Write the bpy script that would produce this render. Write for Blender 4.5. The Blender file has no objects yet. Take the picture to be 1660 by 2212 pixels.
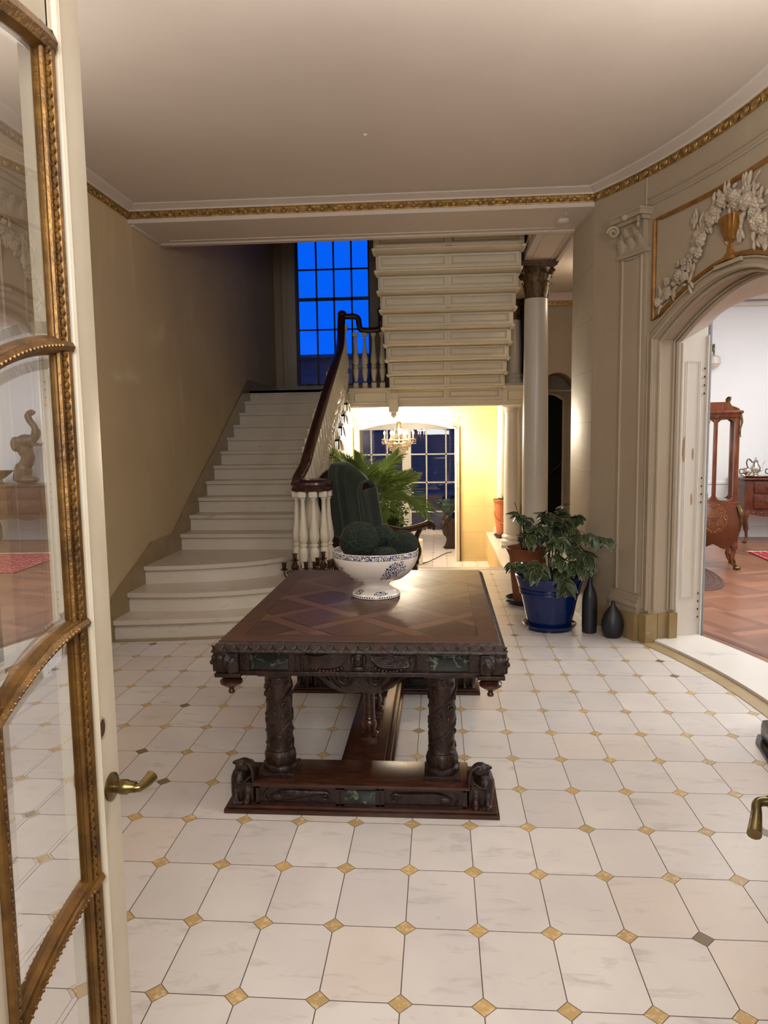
import bpy, bmesh, random
from math import *
from mathutils import Vector as V, Matrix as M, Quaternion as Q
random.seed(7)
S = bpy.context.scene
COL = S.collection
S.view_settings.view_transform = 'Standard'
S.view_settings.look = 'None'
S.view_settings.exposure = 0.0

# ------------------------------------------------------------------ camera
F = 1578.76; PI_, YA, RO = .10504, .07654, -.014204; HC = 1.5605
fw = V((-sin(YA)*cos(PI_), cos(YA)*cos(PI_), -sin(PI_))); r0 = V((cos(YA), sin(YA), 0)); u0 = r0.cross(fw)
cr = cos(RO)*r0 + sin(RO)*u0; cu = cos(RO)*u0 - sin(RO)*r0
cd = bpy.data.cameras.new('camera'); cam = bpy.data.objects.new('camera', cd); COL.objects.link(cam)
mm = M.Identity(4)
for i in range(3):
    mm[i][0] = cr[i]; mm[i][1] = cu[i]; mm[i][2] = -fw[i]
mm[2][3] = HC
cam.matrix_world = mm
cd.sensor_fit = 'VERTICAL'; cd.sensor_height = 36; cd.sensor_width = 27; cd.lens = F/2212*36; cd.clip_start = .05; cd.clip_end = 200
S.camera = cam

# ------------------------------------------------------------------ node helpers
class NT:
    def __init__(s, name):
        s.m = bpy.data.materials.new(name); s.m.use_nodes = True
        s.t = s.m.node_tree; s.t.nodes.clear()
        s.out = s.n('ShaderNodeOutputMaterial')
    def n(s, ty, **kw):
        nd = s.t.nodes.new(ty)
        for k, v in kw.items(): setattr(nd, k, v)
        return nd
    def put(s, inp, v):
        if hasattr(v, 'is_output'): s.t.links.new(v, inp)
        elif isinstance(v, (tuple, list)) and len(v) == 3 and inp.type == 'RGBA': inp.default_value = (*v, 1)
        else: inp.default_value = v
    def math(s, op, a, b=0.0, c=None, clamp=False):
        nd = s.n('ShaderNodeMath', operation=op, use_clamp=clamp)
        s.put(nd.inputs[0], a); s.put(nd.inputs[1], b)
        if c is not None: s.put(nd.inputs[2], c)
        return nd.outputs[0]
    def mix(s, f, a, b, bt='MIX'):
        nd = s.n('ShaderNodeMix', data_type='RGBA', blend_type=bt)
        s.put(nd.inputs[0], f); s.put(nd.inputs[6], a); s.put(nd.inputs[7], b)
        return nd.outputs[2]
    def pos(s, kind='Object'):
        return s.n('ShaderNodeTexCoord').outputs[kind]
    def mapv(s, v, scale=(1, 1, 1), loc=(0, 0, 0), rot=(0, 0, 0)):
        nd = s.n('ShaderNodeMapping'); s.put(nd.inputs[0], v); nd.inputs['Scale'].default_value = scale
        nd.inputs['Location'].default_value = loc; nd.inputs['Rotation'].default_value = rot
        return nd.outputs[0]
    def noise(s, v, scale=5, detail=4, rough=.55, dist=0, out='Fac'):
        nd = s.n('ShaderNodeTexNoise'); s.put(nd.inputs['Vector'], v); nd.inputs['Scale'].default_value = scale
        nd.inputs['Detail'].default_value = detail; nd.inputs['Roughness'].default_value = rough; nd.inputs['Distortion'].default_value = dist
        return nd.outputs[out]
    def ramp(s, f, lo, hi):
        nd = s.n('ShaderNodeMapRange'); s.put(nd.inputs[0], f); nd.inputs[1].default_value = lo; nd.inputs[2].default_value = hi
        return nd.outputs[0]
    def xyz(s, v):
        nd = s.n('ShaderNodeSeparateXYZ'); s.put(nd.inputs[0], v); return nd.outputs
    def comb(s, x, y, z=0.0):
        nd = s.n('ShaderNodeCombineXYZ'); s.put(nd.inputs[0], x); s.put(nd.inputs[1], y); s.put(nd.inputs[2], z); return nd.outputs[0]
    def white(s, v):
        nd = s.n('ShaderNodeTexWhiteNoise'); s.put(nd.inputs[0], v); return nd.outputs['Value']
    def bump(s, h, strength=.3, dist=.01):
        nd = s.n('ShaderNodeBump'); s.put(nd.inputs['Height'], h); nd.inputs['Strength'].default_value = strength; nd.inputs['Distance'].default_value = dist
        return nd.outputs[0]
    def bsdf(s, col, rough=.5, metal=0.0, normal=None, **kw):
        b = s.n('ShaderNodeBsdfPrincipled'); s.put(b.inputs['Base Color'], col); s.put(b.inputs['Roughness'], rough); s.put(b.inputs['Metallic'], metal)
        if normal is not None: s.put(b.inputs['Normal'], normal)
        for k, v in kw.items(): s.put(b.inputs[k], v)
        s.t.links.new(b.outputs[0], s.out.inputs[0]); return b

def lin(*c):
    return tuple((x/255/12.92 if x <= 10 else ((x/255+.055)/1.055)**2.4) for x in c)

def mk(name, c1, c2=None, rough=.5, metal=0.0, nscale=6, bscale=0, bstr=.3, bdist=.004, stretch=(1, 1, 1), lo=.35, hi=.65, **kw):
    t = NT(name); p = t.mapv(t.pos(), stretch)
    col = lin(*c1)
    if c2: col = t.mix(t.ramp(t.noise(p, nscale, 6, .6), lo, hi), lin(*c1), lin(*c2))
    nrm = t.bump(t.noise(p, bscale, 5, .6), bstr, bdist) if bscale else None
    t.bsdf(col, rough, metal, nrm, **kw)
    return t.m

# ------------------------------------------------------------------ materials
def floor_mat():
    t = NT('octagon_marble_floor'); x, y, z = t.xyz(t.pos())
    W, D = .23, .31195
    u = t.math('DIVIDE', t.math('ADD', x, .1173), W); v = t.math('DIVIDE', t.math('SUBTRACT', y, 1.8586), D)
    iu, iv = t.math('FLOOR', u), t.math('FLOOR', v)
    a = t.math('MULTIPLY', t.math('SUBTRACT', .5, t.math('ABSOLUTE', t.math('SUBTRACT', t.math('SUBTRACT', u, iu), .5))), W)
    b = t.math('MULTIPLY', t.math('SUBTRACT', .5, t.math('ABSOLUTE', t.math('SUBTRACT', t.math('SUBTRACT', v, iv), .5))), D)
    s = t.math('ADD', a, b); dia = t.math('LESS_THAN', s, .0345)
    g1 = t.math('MULTIPLY', t.math('LESS_THAN', t.math('MINIMUM', a, b), .0015), t.math('SUBTRACT', 1, dia))
    g2 = t.math('LESS_THAN', t.math('ABSOLUTE', t.math('SUBTRACT', s, .0345)), .0015)
    gr = t.math('MAXIMUM', g1, g2)
    r = t.white(t.comb(iu, iv)); rd = t.white(t.comb(t.math('ROUND', u), t.math('ROUND', v), 3.0))
    off = t.comb(t.math('ADD', x, t.math('MULTIPLY', r, 40)), t.math('ADD', y, t.math('MULTIPLY', r, 17)), r)
    vein = t.noise(t.mapv(off, (2.2, 7, 1), rot=(0, 0, .5)), 2.2, 7, .62, .6)
    cl = t.noise(off, 3.0, 3)
    c = t.mix(t.ramp(cl, .3, .75), lin(206, 200, 197), lin(222, 215, 208))
    c = t.mix(t.math('MULTIPLY', t.ramp(vein, .57, .74), .6), c, lin(156, 151, 149))
    c = t.mix(t.math('MULTIPLY', r, .38), c, lin(186, 178, 176)); c = t.mix(t.math('MULTIPLY', t.math('GREATER_THAN', t.white(t.comb(iu, iv, 9.0)), .8), .3), c, lin(208, 186, 168))
    dc = t.mix(rd, lin(198, 164, 108), lin(172, 146, 104)); dc = t.mix(t.ramp(t.noise(off, 40, 5), .5, .72), dc, lin(226, 200, 152))
    dc = t.mix(t.math('GREATER_THAN', rd, .93), dc, lin(120, 105, 78))
    c = t.mix(dia, c, dc); c = t.mix(gr, c, lin(70, 58, 50))
    h = t.math('SUBTRACT', t.math('MULTIPLY', t.noise(t.comb(x, y), 3, 2), .35), gr)
    t.bsdf(c, t.math('ADD', t.math('MULTIPLY', gr, .4), t.math('ADD', .24, t.math('MULTIPLY', cl, .16))), 0.0, t.bump(h, .25, .002))
    return t.m

def plaster(name, c1, c2, c3, stone=False, rough=.55):
    t = NT(name); p = t.pos(); x, y, z = t.xyz(p)
    c = t.mix(t.ramp(t.noise(p, 1.3, 6, .6), .3, .7), lin(*c1), lin(*c2))
    st = t.noise(t.mapv(p, (3.5, 3.5, .5)), 1.6, 5, .6)
    c = t.mix(t.math('MULTIPLY', t.ramp(st, .58, .75), .5), c, lin(*c3))
    h = t.noise(p, 5, 5)
    if stone:
        hz = t.math('ADD', x, y)
        w = t.comb(hz, z); br = t.n('ShaderNodeTexBrick'); t.put(br.inputs['Vector'], w)
        br.inputs['Color1'].default_value = br.inputs['Color2'].default_value = (1, 1, 1, 1); br.inputs['Mortar'].default_value = (0, 0, 0, 1)
        br.inputs['Scale'].default_value = 1; br.inputs['Mortar Size'].default_value = .004; br.inputs['Brick Width'].default_value = .82; br.inputs['Row Height'].default_value = .41; br.inputs['Mortar Smooth'].default_value = .3
        c = t.mix(t.math('MULTIPLY', t.math('SUBTRACT', 1, br.outputs[0]), .45), c, lin(*[int(k*.72) for k in c1]))
    t.bsdf(c, rough, 0.0, t.bump(h, .12, .01)); return t.m

MT = {}
MT['floor'] = floor_mat()
MT['tan'] = plaster('tan_glazed_plaster', (158, 142, 121), (168, 153, 132), (179, 166, 147))
MT['tanl'] = plaster('tan_glazed_plaster_brightened', (184, 164, 128), (196, 176, 140), (214, 198, 170))  # tan plaster lightened for the left wall, in place of light missing there
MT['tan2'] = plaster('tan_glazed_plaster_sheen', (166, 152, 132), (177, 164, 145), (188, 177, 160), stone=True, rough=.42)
MT['yellow'] = plaster('yellow_scumbled_stone', (206, 174, 112), (222, 192, 132), (196, 160, 92), stone=True)
MT['ceil'] = mk('ceiling_plaster', (205, 192, 180), (198, 184, 172), .7, nscale=.8)
MT['cream'] = mk('cream_paint', (212, 203, 184), (204, 194, 174), .45, nscale=2.5, bscale=20, bstr=.05)
MT['white'] = mk('white_gloss_paint', (216, 210, 199), (205, 199, 187), .35, nscale=4, bscale=30, bstr=.05)
MT['doorpaint'] = mk('ivory_door_paint', (206, 195, 174), (196, 184, 162), .4, nscale=5, bscale=30, bstr=.05)
MT['jamb'] = None
MT['column'] = mk('column_paint', (206, 199, 188), (198, 191, 180), .32, nscale=2)
MT['soffitw'] = mk('soffit_paint', (222, 212, 190), (216, 204, 180), .5, nscale=2)
MT['room2'] = mk('white_wall', (238, 241, 244), (232, 236, 240), .6, nscale=1)
MT['gold'] = mk('gilding', (184, 148, 84), (112, 82, 42), .36, .45, nscale=30, bscale=60, bstr=.4, bdist=.003)
MT['goldd'] = mk('old_gilded_frame', (128, 92, 42), (84, 58, 28), .38, .6, nscale=14, bscale=90, bstr=.5, bdist=.003)
MT['goldw'] = mk('gold_paint', (150, 104, 42), (118, 78, 30), .4, .3, nscale=12)
MT['capd'] = mk('bronzed_plaster', (112, 86, 52), (66, 48, 28), .5, .2, nscale=25, bscale=50, bstr=.4, bdist=.004)
MT['brass'] = mk('aged_brass', (118, 100, 60), (80, 66, 38), .3, .85, nscale=20)
MT['bronze'] = mk('dark_bronze', (88, 58, 34), (54, 36, 24), .4, .7, nscale=30)
MT['dark'] = mk('carved_walnut', (50, 29, 21), (27, 16, 13), .36, 0, nscale=22, bscale=46, bstr=.6, bdist=.008, **{'Specular IOR Level': .4})
MT['darkp'] = mk('polished_walnut', (74, 42, 28), (46, 26, 18), .26, 0, nscale=5, stretch=(2, 14, 14), bscale=20, bstr=.06)
MT['rail'] = mk('mahogany_rail', (66, 34, 30), (44, 22, 20), .25, 0, nscale=4, stretch=(8, 2, 8))
MT['leaf'] = None
MT['terra'] = mk('terracotta', (196, 120, 76), (182, 104, 64), .7, nscale=6, bscale=30, bstr=.1)
MT['terrad'] = mk('brown_terracotta', (142, 84, 52), (124, 70, 44), .65, nscale=6, bscale=30, bstr=.1)
MT['blue'] = mk('cobalt_glaze', (8, 32, 88), (6, 26, 74), .16, nscale=3)
MT['black'] = mk('matte_black_ceramic', (30, 30, 36), (24, 24, 29), .42, nscale=5, bscale=20, bstr=.06)
MT['plastic'] = mk('black_plastic', (24, 23, 23), None, .25)
MT['plasticw'] = mk('white_plastic', (220, 220, 218), None, .4)
MT['soil'] = mk('soil', (40, 30, 22), (26, 20, 15), .9, bscale=60, bstr=.8, bdist=.01)
MT['stem'] = mk('brown_stem', (84, 70, 44), (62, 52, 32), .7)
def translucent(name, c1, c2):
    t = NT(name); c = t.mix(t.noise(t.pos(), 4, 2), lin(*c1), lin(*c2)); b = t.bsdf(c, .42)
    tr = t.n('ShaderNodeBsdfTranslucent'); t.put(tr.inputs[0], c); mx = t.n('ShaderNodeMixShader'); mx.inputs[0].default_value = .45
    t.t.links.new(b.outputs[0], mx.inputs[1]); t.t.links.new(tr.outputs[0], mx.inputs[2]); t.t.links.new(mx.outputs[0], t.out.inputs[0]); return t.m
MT['palm'] = translucent('palm_leaf', (150, 170, 88), (92, 124, 58))
MT['small'] = translucent('small_green_leaf', (118, 146, 72), (70, 104, 48))
MT['moss'] = mk('moss', (13, 27, 17), (6, 14, 10), .95, nscale=40, bscale=70, bstr=1, bdist=.01)
MT['twine'] = mk('twine', (66, 80, 52), (38, 54, 38), .8)
MT['velvet'] = mk('green_throw', (34, 48, 36), (26, 38, 29), .9, nscale=8, bscale=25, bstr=.2, **{'Sheen Weight': .3})
MT['leather'] = mk('oxblood_leather', (70, 38, 32), (46, 26, 22), .4, nscale=10, bscale=60, bstr=.25)
MT['silver'] = mk('silver', (214, 210, 204), None, .16, 1.0)
MT['caramel'] = mk('polished_fruitwood', (118, 64, 36), (88, 44, 24), .22, nscale=4, stretch=(6, 6, 1.4))
MT['sidewood'] = mk('sideboard_mahogany', (102, 52, 32), (72, 36, 24), .25, nscale=4, stretch=(6, 1.5, 6))
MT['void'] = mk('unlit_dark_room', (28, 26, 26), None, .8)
MT['night'] = mk('pale_siding', (214, 218, 226), (186, 190, 200), .8, nscale=2, stretch=(.3, .3, 8))
MT['ground'] = mk('frosty_ground', (120, 120, 124), (98, 98, 102), .9)
MT['blackhole'] = mk('bored_hole', (60, 44, 30), None, .8)
MT['grain'] = mk('bare_wood_chip', (176, 150, 122), (150, 122, 96), .7)

def marble(name, c1, c2, cv, sc=1.5, rough=.25, vs=(.60, .72), amt=.6):
    t = NT(name); p = t.pos()
    c = t.mix(t.noise(p, sc*1.4, 4), lin(*c1), lin(*c2))
    v = t.noise(t.mapv(p, (1, 2.6, 2.6), rot=(.3, .5, .7)), sc*2.2, 8, .65, .9)
    c = t.mix(t.math('MULTIPLY', t.ramp(v, *vs), amt), c, lin(*cv))
    t.bsdf(c, rough); return t.m
MT['marble'] = marble('white_marble', (210, 203, 190), (200, 191, 177), (150, 138, 126))
MT['tread'] = marble('dimmed_marble_tread', (206, 195, 181), (194, 181, 166), (150, 136, 122), rough=.3)  # marble a touch darker than the risers, dimness of the treads painted in
MT['thresh'] = marble('white_marble_threshold', (226, 222, 216), (214, 210, 204), (160, 158, 156), .8)
MT['ymarble'] = marble('yellow_marble', (176, 154, 116), (152, 130, 92), (206, 188, 152), 4)
MT['ymarbled'] = marble('siena_marble_skirting', (154, 132, 92), (128, 106, 70), (180, 158, 118), 4)

def green_marble():
    t = NT('green_veined_marble'); p = t.pos()
    vo = t.n('ShaderNodeTexVoronoi', feature='DISTANCE_TO_EDGE'); va = t.n('ShaderNodeVectorMath', operation='MULTIPLY_ADD')
    t.put(va.inputs[0], t.noise(p, 14, 5, .6, out='Color')); va.inputs[1].default_value = (.09, .09, .09); t.put(va.inputs[2], p); t.put(vo.inputs['Vector'], va.outputs[0])
    vo.inputs['Scale'].default_value = 13
    n2 = t.noise(p, 26, 6)
    f = t.math('MULTIPLY', t.math('SUBTRACT', 1, t.ramp(vo.outputs['Distance'], .0, .05)), t.ramp(n2, .42, .62))
    t.bsdf(t.mix(f, lin(22, 28, 25), lin(112, 122, 104)), .18); return t.m
MT['gmarble'] = green_marble()

def table_top():
    t = NT('parquetry_table_top'); x, y, z = t.xyz(t.pos())
    k = .7071
    u = t.math('MULTIPLY', t.math('ADD', t.math('ADD', x, y), .06), k/.30); v = t.math('MULTIPLY', t.math('SUBTRACT', y, x), k/.30)
    iu, iv = t.math('FLOOR', u), t.math('FLOOR', v); fu, fv = t.math('SUBTRACT', u, iu), t.math('SUBTRACT', v, iv)
    def near(f, e): return t.math('LESS_THAN', t.math('ABSOLUTE', t.math('SUBTRACT', f, e)), .014)
    bu, bv = t.math('LESS_THAN', fu, .24), t.math('LESS_THAN', fv, .24)
    par = t.math('MODULO', t.math('ABSOLUTE', t.math('ADD', iu, iv)), 2.0)
    onlyu = t.math('MULTIPLY', bu, t.math('MAXIMUM', t.math('SUBTRACT', 1, bv), par))
    onlyv = t.math('MULTIPLY', bv, t.math('SUBTRACT', 1, onlyu))
    dirv = t.math('MAXIMUM', onlyu, t.math('MULTIPLY', t.math('SUBTRACT', 1, onlyv), par))
    ga = t.noise(t.mapv(t.comb(u, v, par), (24, 2, 1)), 1, 4, .6); gb = t.noise(t.mapv(t.comb(u, v, par), (2, 24, 1)), 1, 4, .6)
    g = t.math('ADD', t.math('MULTIPLY', ga, dirv), t.math('MULTIPLY', gb, t.math('SUBTRACT', 1, dirv)))
    ln = t.math('MULTIPLY', t.math('MAXIMUM', near(fu, .0), near(fu, .24)), t.math('SUBTRACT', 1, onlyv))
    ln2 = t.math('MULTIPLY', t.math('MAXIMUM', near(fv, .0), near(fv, .24)), t.math('SUBTRACT', 1, onlyu))
    line = t.math('MAXIMUM', ln, ln2)
    ax = t.math('ABSOLUTE', x); ay = t.math('ABSOLUTE', y)
    d = t.math('MAXIMUM', t.math('SUBTRACT', ax, .49), t.math('SUBTRACT', ay, .70))
    brd = t.math('GREATER_THAN', d, 0.0); bl = t.math('LESS_THAN', t.math('ABSOLUTE', d), .0022)
    pw = t.white(t.comb(t.math('ADD', iu, t.math('MULTIPLY', onlyu, 9)), t.math('ADD', iv, t.math('MULTIPLY', onlyv, 7))))
    c = t.mix(t.ramp(g, .3, .7), lin(76, 50, 38), lin(46, 31, 26)); c = t.mix(t.math('MULTIPLY', pw, .45), c, lin(104, 70, 48)); c = t.mix(t.math('MULTIPLY', t.math('MAXIMUM', onlyu, onlyv), .4), c, lin(112, 78, 56))
    c = t.mix(brd, c, t.mix(ga, lin(80, 52, 36), lin(64, 42, 30)))
    li = t.math('MAXIMUM', t.math('MULTIPLY', line, t.math('SUBTRACT', 1, brd)), bl)
    c = t.mix(t.math('MULTIPLY', li, .9), c, lin(24, 15, 12))
    h = t.math('ADD', t.math('MULTIPLY', g, .4), t.math('ADD', t.math('MULTIPLY', pw, .5), t.math('MULTIPLY', li, -1.0)))
    t.bsdf(c, t.math('ADD', .33, t.math('MULTIPLY', t.math('ADD', g, pw), .09)), 0.0, t.bump(t.math('ADD', h, t.math('MULTIPLY', t.noise(t.pos(), 9, 3), 1.2)), .5, .0022), **{'Specular IOR Level': .8}); return t.m
MT['top'] = table_top()

def parquet():
    t = NT('parquet_floor'); x, y, z = t.xyz(t.pos())
    k = .7071; X = t.math('ADD', t.math('MULTIPLY', x, .93), t.math('MULTIPLY', y, .36)); Y = t.math('SUBTRACT', t.math('MULTIPLY', y, .93), t.math('MULTIPLY', x, .36))
    u, v = t.math('DIVIDE', X, .46), t.math('DIVIDE', Y, .46); iu, iv = t.math('FLOOR', u), t.math('FLOOR', v)
    par = t.math('MODULO', t.math('ABSOLUTE', t.math('ADD', iu, iv)), 2.0)
    s1 = t.math('FLOOR', t.math('MULTIPLY', u, 5.0)); s2 = t.math('FLOOR', t.math('MULTIPLY', v, 5.0))
    sid = t.math('ADD', t.math('MULTIPLY', s1, par), t.math('MULTIPLY', s2, t.math('SUBTRACT', 1, par)))
    r = t.white(t.comb(sid, iu, iv)); rp = t.white(t.comb(iu, iv, 5.0))
    c = t.mix(r, lin(152, 106, 82), lin(112, 74, 56)); c = t.mix(t.math('MULTIPLY', par, .35), c, lin(106, 68, 52)); c = t.mix(t.math('MULTIPLY', rp, .3), c, lin(152, 108, 84))
    t.bsdf(c, .3); return t.m
MT['parquet'] = parquet()

def bowl_mat():
    t = NT('blue_white_transferware'); p = t.pos(); x, y, z = t.xyz(p)
    ang = t.math('ARCTAN2', y, x); s = t.math('MULTIPLY', ang, 30/(2*pi)); fs = t.math('SUBTRACT', s, t.math('ROUND', s))
    band = t.math('MULTIPLY', t.math('GREATER_THAN', z, .2145), t.math('LESS_THAN', z, .2415))
    mx = t.math('MULTIPLY', fs, .0475); mz = t.math('SUBTRACT', z, .228)
    rr = t.math('SQRT', t.math('ADD', t.math('MULTIPLY', mx, mx), t.math('MULTIPLY', mz, mz)))
    ring = t.math('MAXIMUM', t.math('LESS_THAN', t.math('ABSOLUTE', t.math('SUBTRACT', rr, .0092)), .0016), t.math('LESS_THAN', rr, .0035))
    inn = t.math('LESS_THAN', rr, .0108)
    sc = t.math('GREATER_THAN', t.noise(p, 130, 2, .5, 1.0), .5)
    edge = t.math('GREATER_THAN', t.math('ABSOLUTE', mz), .0118)
    bb = t.math('MULTIPLY', band, t.math('MAXIMUM', edge, t.math('ADD', t.math('MULTIPLY', inn, ring), t.math('MULTIPLY', t.math('SUBTRACT', 1, inn), sc))))
    fl = None
    for a, zz, ra, rz in ((-.95, .165, .33, .046), (-1.2, .128, .2, .034), (-2.72, .155, .33, .044), (-2.45, .125, .2, .026), (.9, .16, .3, .04), (2.6, .15, .3, .04), (-1.25, .028, .42, .012), (-2.45, .03, .35, .014), (.2, .028, .4, .012)):
        da = t.math('DIVIDE', t.math('SUBTRACT', ang, a), ra); dz = t.math('DIVIDE', t.math('SUBTRACT', z, zz), rz)
        q = t.math('SUBTRACT', 1, t.math('ADD', t.math('MULTIPLY', da, da), t.math('MULTIPLY', dz, dz)))
        fl = q if fl is None else t.math('MAXIMUM', fl, q)
    vo = t.n('ShaderNodeTexVoronoi'); t.put(vo.inputs['Vector'], p); vo.inputs['Scale'].default_value = 62
    flm = t.math('MULTIPLY', t.math('GREATER_THAN', t.math('ADD', fl, t.math('MULTIPLY', t.math('SUBTRACT', t.noise(p, 40, 3), .5), 2.4)), .25), t.math('GREATER_THAN', t.math('SINE', t.math('MULTIPLY', vo.outputs['Distance'], 16.0)), -.1))
    flm = t.math('MULTIPLY', flm, t.math('LESS_THAN', z, .212))
    foot = t.math('MULTIPLY', t.math('LESS_THAN', t.math('ABSOLUTE', t.math('SUBTRACT', z, .0105)), .0035), t.math('GREATER_THAN', t.math('SINE', t.math('MULTIPLY', ang, 60.0)), -.3))
    m = t.math('MAXIMUM', t.math('MAXIMUM', bb, flm), foot)
    t.bsdf(t.mix(m, lin(226, 217, 207), lin(40, 52, 92)), .12, **{'Coat Weight': .3}); return t.m
MT['bowl'] = bowl_mat()

def thin_glass(name, tint=(1, 1, 1), rough=0.0, boost=1.6):
    t = NT(name); fr = t.n('ShaderNodeFresnel'); fr.inputs[0].default_value = 1.5
    tr = t.n('ShaderNodeBsdfTransparent'); tr.inputs[0].default_value = (*tint, 1)
    gl = t.n('ShaderNodeBsdfGlossy'); gl.inputs['Roughness'].default_value = rough
    mx = t.n('ShaderNodeMixShader'); t.put(mx.inputs[0], t.math('MULTIPLY', fr.outputs[0], boost, clamp=True)); t.t.links.new(tr.outputs[0], mx.inputs[1]); t.t.links.new(gl.outputs[0], mx.inputs[2])
    t.t.links.new(mx.outputs[0], t.out.inputs[0]); return t.m
MT['glass'] = thin_glass('clear_glass', (.97, .97, .95), boost=.5)
MT['winglass'] = thin_glass('window_glass', (.95, .96, .98))
MT['crystal'] = thin_glass('crystal', (.9, .9, .9), .03, 4.0)

def emit(name, c, st):
    t = NT(name); e = t.n('ShaderNodeEmission'); e.inputs[0].default_value = (*lin(*c), 1); e.inputs[1].default_value = st
    t.t.links.new(e.outputs[0], t.out.inputs[0]); return t.m
MT['bulb'] = emit('lit_bulb', (255, 240, 205), 60)

def leaf_mat():
    t = NT('variegated_leaf'); at = t.n('ShaderNodeVertexColor'); at.layer_name = 'edge'
    e = t.n('ShaderNodeSeparateColor'); t.put(e.inputs[0], at.outputs[0])
    p = t.pos(); f = t.math('ADD', e.outputs[0], t.math('MULTIPLY', t.math('SUBTRACT', t.noise(p, 30, 3), .5), .7))
    g = t.mix(t.noise(p, 8, 2), lin(42, 60, 34), lin(26, 42, 28))
    g = t.mix(t.math('MULTIPLY', e.outputs[1], .35), g, lin(92, 108, 66))
    t.bsdf(t.mix(t.ramp(f, .72, .9), g, lin(182, 178, 138)), .38); return t.m
MT['leaf'] = leaf_mat()

def jamb():
    t = NT('chipped_white_paint'); p = t.pos(); x, y, z = t.xyz(p)
    c = t.mix(t.noise(t.mapv(p, (6, 6, 1)), 2, 4), lin(214, 207, 196), lin(203, 195, 182))
    f = None
    for cx, cz, rx, rz in ((1.79, 1.42, .017, .085), (1.862, 1.39, .010, .045), (1.862, 1.05, .009, .045), (1.757, 1.67, .007, .012)):
        a = t.math('DIVIDE', t.math('SUBTRACT', x, cx), rx); b = t.math('DIVIDE', t.math('SUBTRACT', z, cz), rz)
        q = t.math('SUBTRACT', 1, t.math('ADD', t.math('MULTIPLY', a, a), t.math('MULTIPLY', b, b))); f = q if f is None else t.math('MAXIMUM', f, q)
    m = t.math('GREATER_THAN', t.math('ADD', f, t.math('MULTIPLY', t.math('SUBTRACT', t.noise(t.mapv(p, (1, 1, .35)), 60, 3), .5), 1.5)), -.1)
    t.bsdf(t.mix(m, c, lin(166, 138, 110)), .4); return t.m
MT['jamb'] = jamb()

def marquetry():
    t = NT('marquetry_panel'); p = t.pos(); x, y, z = t.xyz(p)
    X = t.math('ABSOLUTE', x); vo = t.n('ShaderNodeTexVoronoi', feature='SMOOTH_F1'); t.put(vo.inputs['Vector'], t.comb(X, 0.0, z)); vo.inputs['Scale'].default_value = 16
    sw = t.math('LESS_THAN', t.math('ABSOLUTE', t.math('SINE', t.math('MULTIPLY', vo.outputs['Distance'], 22.0))), .22)
    r = t.math('ADD', t.math('POWER', t.math('DIVIDE', x, .15), 2.0), t.math('POWER', t.math('DIVIDE', t.math('SUBTRACT', z, .58), .17), 2.0))
    m = t.math('MULTIPLY', sw, t.math('LESS_THAN', r, 1.0))
    c = t.mix(t.noise(t.mapv(p, (6, 6, 2)), 3, 4), lin(104, 56, 30), lin(80, 40, 22))
    t.bsdf(t.mix(m, c, lin(160, 108, 66)), .22); return t.m
MT['marq'] = marquetry()

def rug_mat():
    t = NT('red_rug'); p = t.pos(); x, y, z = t.xyz(p)
    a = t.math('LESS_THAN', t.math('ABSOLUTE', t.math('SINE', t.math('MULTIPLY', x, 38.0))), .3); b = t.math('GREATER_THAN', t.noise(p, 30, 2), .5)
    c = t.mix(t.math('MULTIPLY', a, b), lin(142, 26, 40), lin(206, 178, 168)); t.bsdf(c, .9); return t.m
MT['rug'] = rug_mat()
MT['braid'] = mk('braided_brown_rug', (92, 66, 56), (64, 46, 42), .9, nscale=30)

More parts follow.
